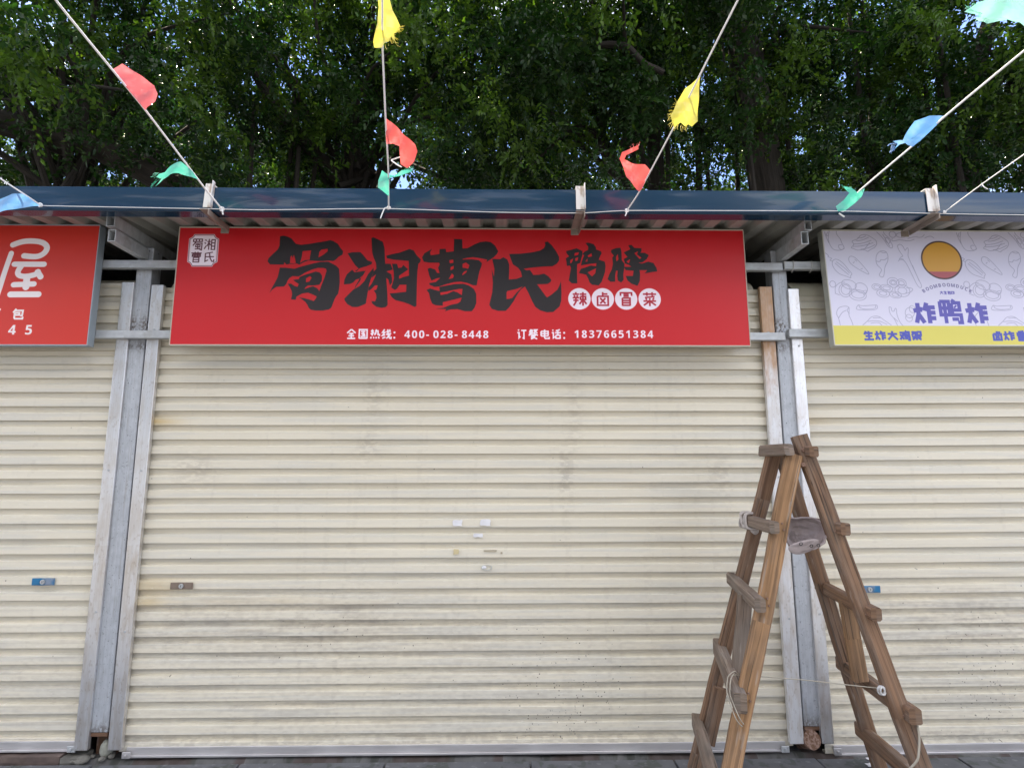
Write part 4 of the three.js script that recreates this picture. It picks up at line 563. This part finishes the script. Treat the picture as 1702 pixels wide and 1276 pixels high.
function bunting(label, path, radius, flags, extra = []) {
  const b = path[path.length - 1], t = thing('bunting', label, 'bunting', b), q = (l) => l.map((p) => [p[0] - b[0], p[1] - b[1], p[2] - b[2]]);
  const [s0, s1] = path.map((p) => new THREE.Vector3(...p)), out = s0.clone().sub(s1).normalize(), on = Array.from({ length: 20 }, (_, i) => s0.clone().addScaledVector(out, (20 - i) * 0.15).toArray());   // the string goes on beyond the frame
  part('string', tube(q([...on, ...path]), radius, 120, 6), tapeM, t);
  const kn = new THREE.TorusKnotGeometry(radius * 1.6, radius * 0.9, 36, 5); part('knot', kn, tapeM, t);
  flags.forEach(([colour, f, name, torn], i) => {
    const m = part('flag', flagGeometry(f.edge, i * 3 + path[0][0] * 10), clothM[colour], t, name); m.position.set(f.at[0] - b[0], f.at[1] - b[1], f.at[2] - b[2]);
    // loose threads along the torn edge
    if (torn) {
      const R = rng(Math.round(f.at[0] * 1000) + i), geo = [], n = f.edge.length; for (let k = torn[0]; k < torn[1]; k++) { const [xa, ya] = f.edge[(k + n) % n], [xb, yb] = f.edge[(k + 1 + n) % n], len = Math.hypot(xb - xa, yb - ya); for (let j = 0; j < 1 + len * 160; j++) { const s = R(), x = xa + (xb - xa) * s, y = ya + (yb - ya) * s, d = Math.hypot(x, y), a = Math.atan2(y, x) + (R() - 0.5) * 0.9, L = 0.006 + 0.014 * R(); geo.push(tube([[x - 0.004 * x / d, y - 0.004 * y / d, 0], [x + L * 0.5 * Math.cos(a), y + L * 0.5 * Math.sin(a), 0.006 * (R() - 0.5)], [x + L * Math.cos(a + 0.25), y + L * Math.sin(a + 0.25), 0.012 * (R() - 0.5)]], 0.0006, 4, 3)); } }
      if (geo.length) part('frayed_threads', mergeGeometries(geo), clothM[colour], m).userData.kind = 'stuff';
    }
  });
  for (const e of extra) part('string_end', tube(q(e), radius * 0.9, 12, 5), tapeM, t);
  return t;
}
bunting('bunting string at the far left with a blue flag', path_a, 0.0038, [['blue', flag_blue_a, 'blue flag']]);
bunting('bunting string with a pink flag and a torn teal flag, tied by the left bracket', path_b, 0.0042, [['pink', flag_pink_b, 'pink flag'], ['teal', flag_teal_b, 'torn teal flag', [6, 10]]], [[[-1.36, 2.624, 0.42], [-1.353, 2.61, 0.425], [-1.352, 2.595, 0.42]]]);
bunting('near vertical bunting string with yellow, red and teal flags over the large sign', path_c, 0.0034, [['yellow', flag_yellow_c, 'yellow flag with a frayed edge', [3, 9]], ['red', flag_red_c, 'red flag'], ['teal', flag_teal_c, 'torn teal flag', [3, 5]]], [[[-0.557, 2.635, 0.42], [-0.575, 2.63, 0.425], [-0.585, 2.6, 0.43], [-0.593, 2.575, 0.43]], [[-0.5, 2.745, 0.66], [-0.46, 2.752, 0.67], [-0.435, 2.742, 0.67]], [[-0.5, 2.742, 0.66], [-0.47, 2.715, 0.668], [-0.452, 2.706, 0.668]]]);
bunting('bunting string with a yellow flag and a twisted red flag right of the middle', path_d, 0.0036, [['yellow', flag_yellow_d, 'yellow flag with a frayed edge', [4, 11]], ['red', flag_red_d, 'twisted red flag', [-1, 1]]], [[[0.602, 2.627, 0.42], [0.598, 2.612, 0.425], [0.592, 2.598, 0.425]]]);
bunting('bunting string on the right with large pale green, blue and teal flags', path_e, 0.0042, [['cyan', flag_cyan_e, 'large pale green flag', [9, 15]], ['blue', flag_blue_e, 'blue flag', [4, 8]], ['teal', flag_teal_e, 'crumpled teal flag', [1, 3]]], [[[1.64, 2.615, 0.43], [1.655, 2.603, 0.43], [1.665, 2.596, 0.43]]]);
bunting('bare bunting string at the far right with one loose white end', path_f, 0.0028, [], [[[2.266, 2.712, 0.54], [2.27, 2.695, 0.545], [2.285, 2.685, 0.545]]]);
{ const t = thing('support_cord', 'thin white cord stretched along the lower edge of the gutter', 'cord', [0, 2.63, 0.41]); part('line', tube(path_edge.map((p) => [p[0], p[1] - 2.63, p[2] - 0.41]), 0.0018, 160, 5), tapeM, t); }

// ---------------------------------------------------------------- trees behind the stalls
const barkM = std({ map: colourMap(512, 512, (u, v) => { const n = fbm(u * 16, v * 5, 901, 5), m = fbm(u * 60, v * 14, 905, 3); const k = 0.009 + 0.03 * n * (0.6 + 0.6 * m); return [k * 1.15, k * 0.9, k * 0.68]; }), roughness: 0.95, bumpMap: greyMap(256, 256, (u, v) => fbm(u * 24, v * 6, 911, 5)), bumpScale: 0.03 });
const leafG = (() => {
  const p = [[0, 0, 0], [0.3, 0.34, 0.05], [0, 0.42, 0], [-0.3, 0.34, 0.05], [0.2, 0.74, 0.02], [0, 0.78, -0.03], [-0.2, 0.74, 0.02], [0, 1, -0.1]], f = [[0, 1, 2], [0, 2, 3], [1, 4, 2], [2, 4, 5], [3, 2, 6], [2, 5, 6], [4, 7, 5], [5, 7, 6]];
  const g = new THREE.BufferGeometry(); g.setAttribute('position', new THREE.Float32BufferAttribute(p.map(([x, y, z]) => [x * 0.88, y, z]).flat(), 3)); g.setIndex(f.flat()); g.computeVertexNormals(); return g;
})();
const leafM = phy({ color: 0xffffff, roughness: 0.9, transmission: 0.5, thickness: 0, side: THREE.DoubleSide, specularIntensity: 0.2, clearcoat: 0.4, clearcoatRoughness: 0.12 });
function bough(pts, r0, r1, seg = 16, rad = 8) {
  const curve = new THREE.CatmullRomCurve3(pts.map((p) => new THREE.Vector3(...p))), g = new THREE.TubeGeometry(curve, seg, 1, rad), p = g.attributes.position, c = new THREE.Vector3();
  for (let i = 0; i < p.count; i++) { const ring = Math.floor(i / (rad + 1)), s = ring / seg; curve.getPointAt(s, c); const r = (r0 + (r1 - r0) * s) * (0.85 + 0.35 * fbm(ring * 0.5 + 30, (i % (rad + 1) % rad) * 0.9, 921, 2)); p.setXYZ(i, c.x + (p.getX(i) - c.x) * r, c.y + (p.getY(i) - c.y) * r, c.z + (p.getZ(i) - c.z) * r); }
  const uv = g.attributes.uv; for (let i = 0; i < uv.count; i++) uv.setXY(i, uv.getY(i), uv.getX(i) * curve.getLength() * 0.4); g.computeVertexNormals(); return g;
}
function tree(label, x, z, o) {
  const t = thing('banyan_tree', label, 'tree', [x, -0.03, z], 'trees behind the stalls'), R = rng(o.seed), N = () => (R() + R() + R() - 1.5) / 0.75;
  for (const [pts, r0, r1, nm] of o.wood) part(nm ?? 'trunk', bough(pts, r0, r1), barkM, t);
  const twigs = [], leaves = [], cols = [], M4 = new THREE.Matrix4(), Q = new THREE.Quaternion(), V = new THREE.Vector3(), S = new THREE.Vector3(), up = new THREE.Vector3(), rt = new THREE.Vector3(), fw = new THREE.Vector3();
  for (let k = 0; k < o.clumps; k++) {
    const d = new THREE.Vector3(N(), N(), N()).normalize(), rr = Math.pow(R(), 0.45), cx = o.c[0] + d.x * o.r[0] * rr, cy = Math.max(o.low ?? 4.6, o.c[1] + d.y * o.r[1] * rr), cz = o.c[2] + d.z * o.r[2] * rr, cr = 0.26 + 0.4 * R(), hue = R(), tone = 0.75 + 0.5 * R();
    if (k % 7 === 0) twigs.push(bough([[o.hub[0] + N() * 0.3, o.hub[1] + N() * 0.8, o.hub[2] + N() * 0.3], [(o.hub[0] + cx) / 2 + N() * 0.3, (o.hub[1] + cy) / 2 + 0.4, (o.hub[2] + cz) / 2 + N() * 0.3], [cx, cy, cz]], 0.055, 0.012, 9, 5));
    for (let w = 0; w < o.twigs; w++) {
      const dir = new THREE.Vector3(N(), N() - 0.35, N()).normalize(), b = new THREE.Vector3(cx + N() * cr * 0.75, cy + N() * cr * 0.6, cz + N() * cr * 0.75), L = 0.22 + 0.25 * R();
      rt.set(N(), N(), N()).cross(dir).normalize();
      for (let l = 0; l < 13; l++) {
        const s = l / 12, side = l % 2 ? 1 : -1; V.copy(b).addScaledVector(dir, s * L); V.y -= 0.1 * s * s;
        up.copy(dir).multiplyScalar(0.75).addScaledVector(rt, side * 0.9).add(new THREE.Vector3(N() * 0.3, N() * 0.3 - 0.15, N() * 0.3)).normalize();
        fw.set(N() * 0.7, 1, N() * 0.7).addScaledVector(up, -fw.dot(up)).normalize(); const rx = up.clone().cross(fw).normalize(); fw.copy(rx).cross(up);
        M4.makeBasis(rx, up, fw); Q.setFromRotationMatrix(M4); const sz = (o.size ?? 0.085) * (0.65 + 0.6 * R()); S.set(sz * 0.95, sz, sz); leaves.push(new THREE.Matrix4().compose(V, Q, S));
        const y = R(), kk = 0.8 * tone * (0.75 + 0.5 * y); const sunPatch = hue > 0.7 ? 1 : 0; cols.push([(0.013 + 0.014 * hue + 0.05 * sunPatch + 0.03 * (y > 0.93)) * kk, (0.052 + 0.026 * hue + 0.085 * sunPatch + 0.03 * (y > 0.93)) * kk, (0.006 + 0.004 * sunPatch) * kk]);  // some clumps get a brighter yellow-green that paints sunlit patches into the crown
      }
    }
  }
  if (twigs.length) part('branches', mergeGeometries(twigs), barkM, t);
  const m = new THREE.InstancedMesh(leafG, leafM, leaves.length), c = new THREE.Color(); m.name = 'crown'; m.userData.kind = 'stuff'; leaves.forEach((a, i) => { m.setMatrixAt(i, a); m.setColorAt(i, c.setRGB(...cols[i])); }); m.castShadow = m.receiveShadow = true; t.add(m);
}
const roots = (x, z, h, n, seed, w = 0.5) => { const R = rng(seed); return Array.from({ length: n }, () => { const a = x + (R() - 0.5) * w, b = z + (R() - 0.5) * w; return [[[a, 0, b], [a + (R() - 0.5) * 0.2, h * 0.5, b], [a + (R() - 0.5) * 0.35, h * (0.85 + 0.3 * R()), b + (R() - 0.5) * 0.3]], 0.05 + 0.04 * R(), 0.03, 'aerial_root']; }); };
tree('dense leafy tree at the left with a thick slanting limb', -6.2, -4.6, { seed: 21, c: [0.2, 8.0, 0.2], r: [4.6, 3.4, 2.6], clumps: 190, twigs: 32, hub: [0, 5.6, 0], wood: [[[[2.4, 0, -0.4], [2.3, 4.6, -0.3], [0.9, 5.75, 0], [-1.6, 6.5, 0.2], [-3.6, 7.6, 0.4]], 0.3, 0.12], ...roots(2.4, -0.6, 6.5, 3, 4, 1.2)] });
tree('dense leafy tree behind the left half of the large red sign', -1.9, -5.8, { seed: 22, c: [0.2, 8.2, 0.2], r: [3.8, 3.5, 2.8], clumps: 190, twigs: 32, hub: [-0.6, 6.2, 0], wood: [[[[-0.7, 0, 0], [-0.8, 4, 0], [-0.6, 6.6, 0], [0.4, 9.5, 0.2]], 0.3, 0.14], [[[-0.7, 6, 0], [-1.6, 6.9, 0.4], [-2.4, 8.2, 0.6]], 0.16, 0.07, 'limb'], ...roots(-1.1, 0, 7, 6, 9, 1.4)] });
tree('leafy tree with a bare crooked branch behind the middle of the large red sign', 1.6, -5.0, { seed: 23, c: [0, 8.2, 0], r: [3.0, 3.4, 2.4], clumps: 160, twigs: 32, hub: [0.4, 6.8, -0.4], wood: [[[[0.9, 0, -0.8], [1.0, 5, -0.8], [0.9, 7.4, -0.6], [0.6, 9.5, 0]], 0.22, 0.1], [[[-0.3, 7.3, 0.9], [0.1, 7.25, 0.95], [0.35, 6.95, 1.0], [0.62, 6.8, 1.0]], 0.05, 0.04, 'limb'], ...roots(0.9, -0.9, 7, 4, 17, 1.6)] });
tree('tall tree with a thick straight brown trunk right of the middle', 4.2, -6.0, { seed: 24, c: [0.4, 8.8, 0], r: [3.6, 3.5, 2.6], clumps: 160, twigs: 32, hub: [0, 8.4, 0], low: 5.6, wood: [[[[0.05, 0, 0.6], [0.1, 5, 0.6], [0, 7.2, 0.5], [-0.15, 10.4, 0.3]], 0.22, 0.3], ...roots(0, 0.2, 8.5, 8, 19, 1.8), ...roots(2.2, 0.2, 8.5, 5, 23, 1.4)] });
tree('dark spreading tree with several thin stems at the right', 8.4, -5.2, { seed: 25, c: [0.2, 8.1, 0.2], r: [4.4, 3.4, 2.6], clumps: 175, twigs: 32, hub: [0, 7, 0], wood: [[[[-1.2, 0, 0], [-1.1, 5, 0], [-0.8, 7.4, 0], [0, 9.4, 0]], 0.2, 0.12], [[[0.5, 0, 0.2], [0.3, 5, 0.2], [0.6, 8.4, 0.2]], 0.17, 0.1, 'limb'], ...roots(-0.6, 0, 7.6, 8, 29, 2.6)] });
tree('low bushy tree at the far left edge behind the cut off red sign', -10.4, -8, { seed: 31, c: [0.6, 7.2, 0], r: [2.8, 3.2, 2.4], clumps: 90, twigs: 30, size: 0.1, hub: [0, 5.5, 0], wood: [[[[0, 0, 0], [0.2, 3, 0], [0.1, 7, 0]], 0.2, 0.09]] });
tree('low bushy tree at the far right edge behind the white sign', 12, -8, { seed: 32, c: [-0.4, 7.4, 0], r: [2.8, 3.2, 2.4], clumps: 90, twigs: 30, size: 0.1, hub: [0, 5.5, 0], wood: [[[[0, 0, 0], [0.2, 3, 0], [0.1, 7, 0]], 0.2, 0.09]] });
tree('tree far back at the left seen through gaps in the front trees', -8.5, -12, { seed: 26, c: [0, 10, 0], r: [5, 4, 3], clumps: 150, twigs: 26, size: 0.12, hub: [0, 7, 0], wood: [[[[0, 0, 0], [0.2, 5, 0], [0, 9.5, 0]], 0.35, 0.16]] });
tree('tree far back in the middle seen through gaps in the front trees', 0.6, -13, { seed: 27, c: [0, 10.4, 0], r: [5, 4, 3], clumps: 150, twigs: 26, size: 0.12, hub: [0, 7, 0], wood: [[[[0, 0, 0], [-0.2, 5, 0], [0, 9.5, 0]], 0.35, 0.16]] });
tree('tree far back at the right seen through gaps in the front trees', 9.6, -12.5, { seed: 28, c: [0, 10.2, 0], r: [5, 4, 3], clumps: 150, twigs: 26, size: 0.12, hub: [0, 7, 0], wood: [[[[0, 0, 0], [0.2, 5, 0], [0, 9.5, 0]], 0.35, 0.16]] });
tree('dark tree across the street mirrored in the left part of the gutter', -12, 15, { seed: 41, c: [0, 9, 0], r: [6, 8.5, 3], low: 2.5, clumps: 130, twigs: 24, size: 0.32, hub: [0, 6, 0], wood: [[[[0, 0, 0], [0.2, 5, 0], [0, 10, 0]], 0.35, 0.16]] });
tree('dark tree across the street mirrored in the gutter left of the middle', -3.5, 16, { seed: 42, c: [0, 9.5, 0], r: [6, 9, 3], low: 2.5, clumps: 130, twigs: 24, size: 0.32, hub: [0, 6, 0], wood: [[[[0, 0, 0], [-0.2, 5, 0], [0, 10, 0]], 0.35, 0.16]] });
tree('dark tree across the street mirrored in the middle of the gutter', 4.5, 15.5, { seed: 43, c: [0, 8.6, 0], r: [4, 7.5, 3], low: 2.5, clumps: 110, twigs: 22, size: 0.32, hub: [0, 6, 0], wood: [[[[0, 0, 0], [0.1, 5, 0], [0, 10, 0]], 0.35, 0.16]] });

renderer.render(scene, camera);
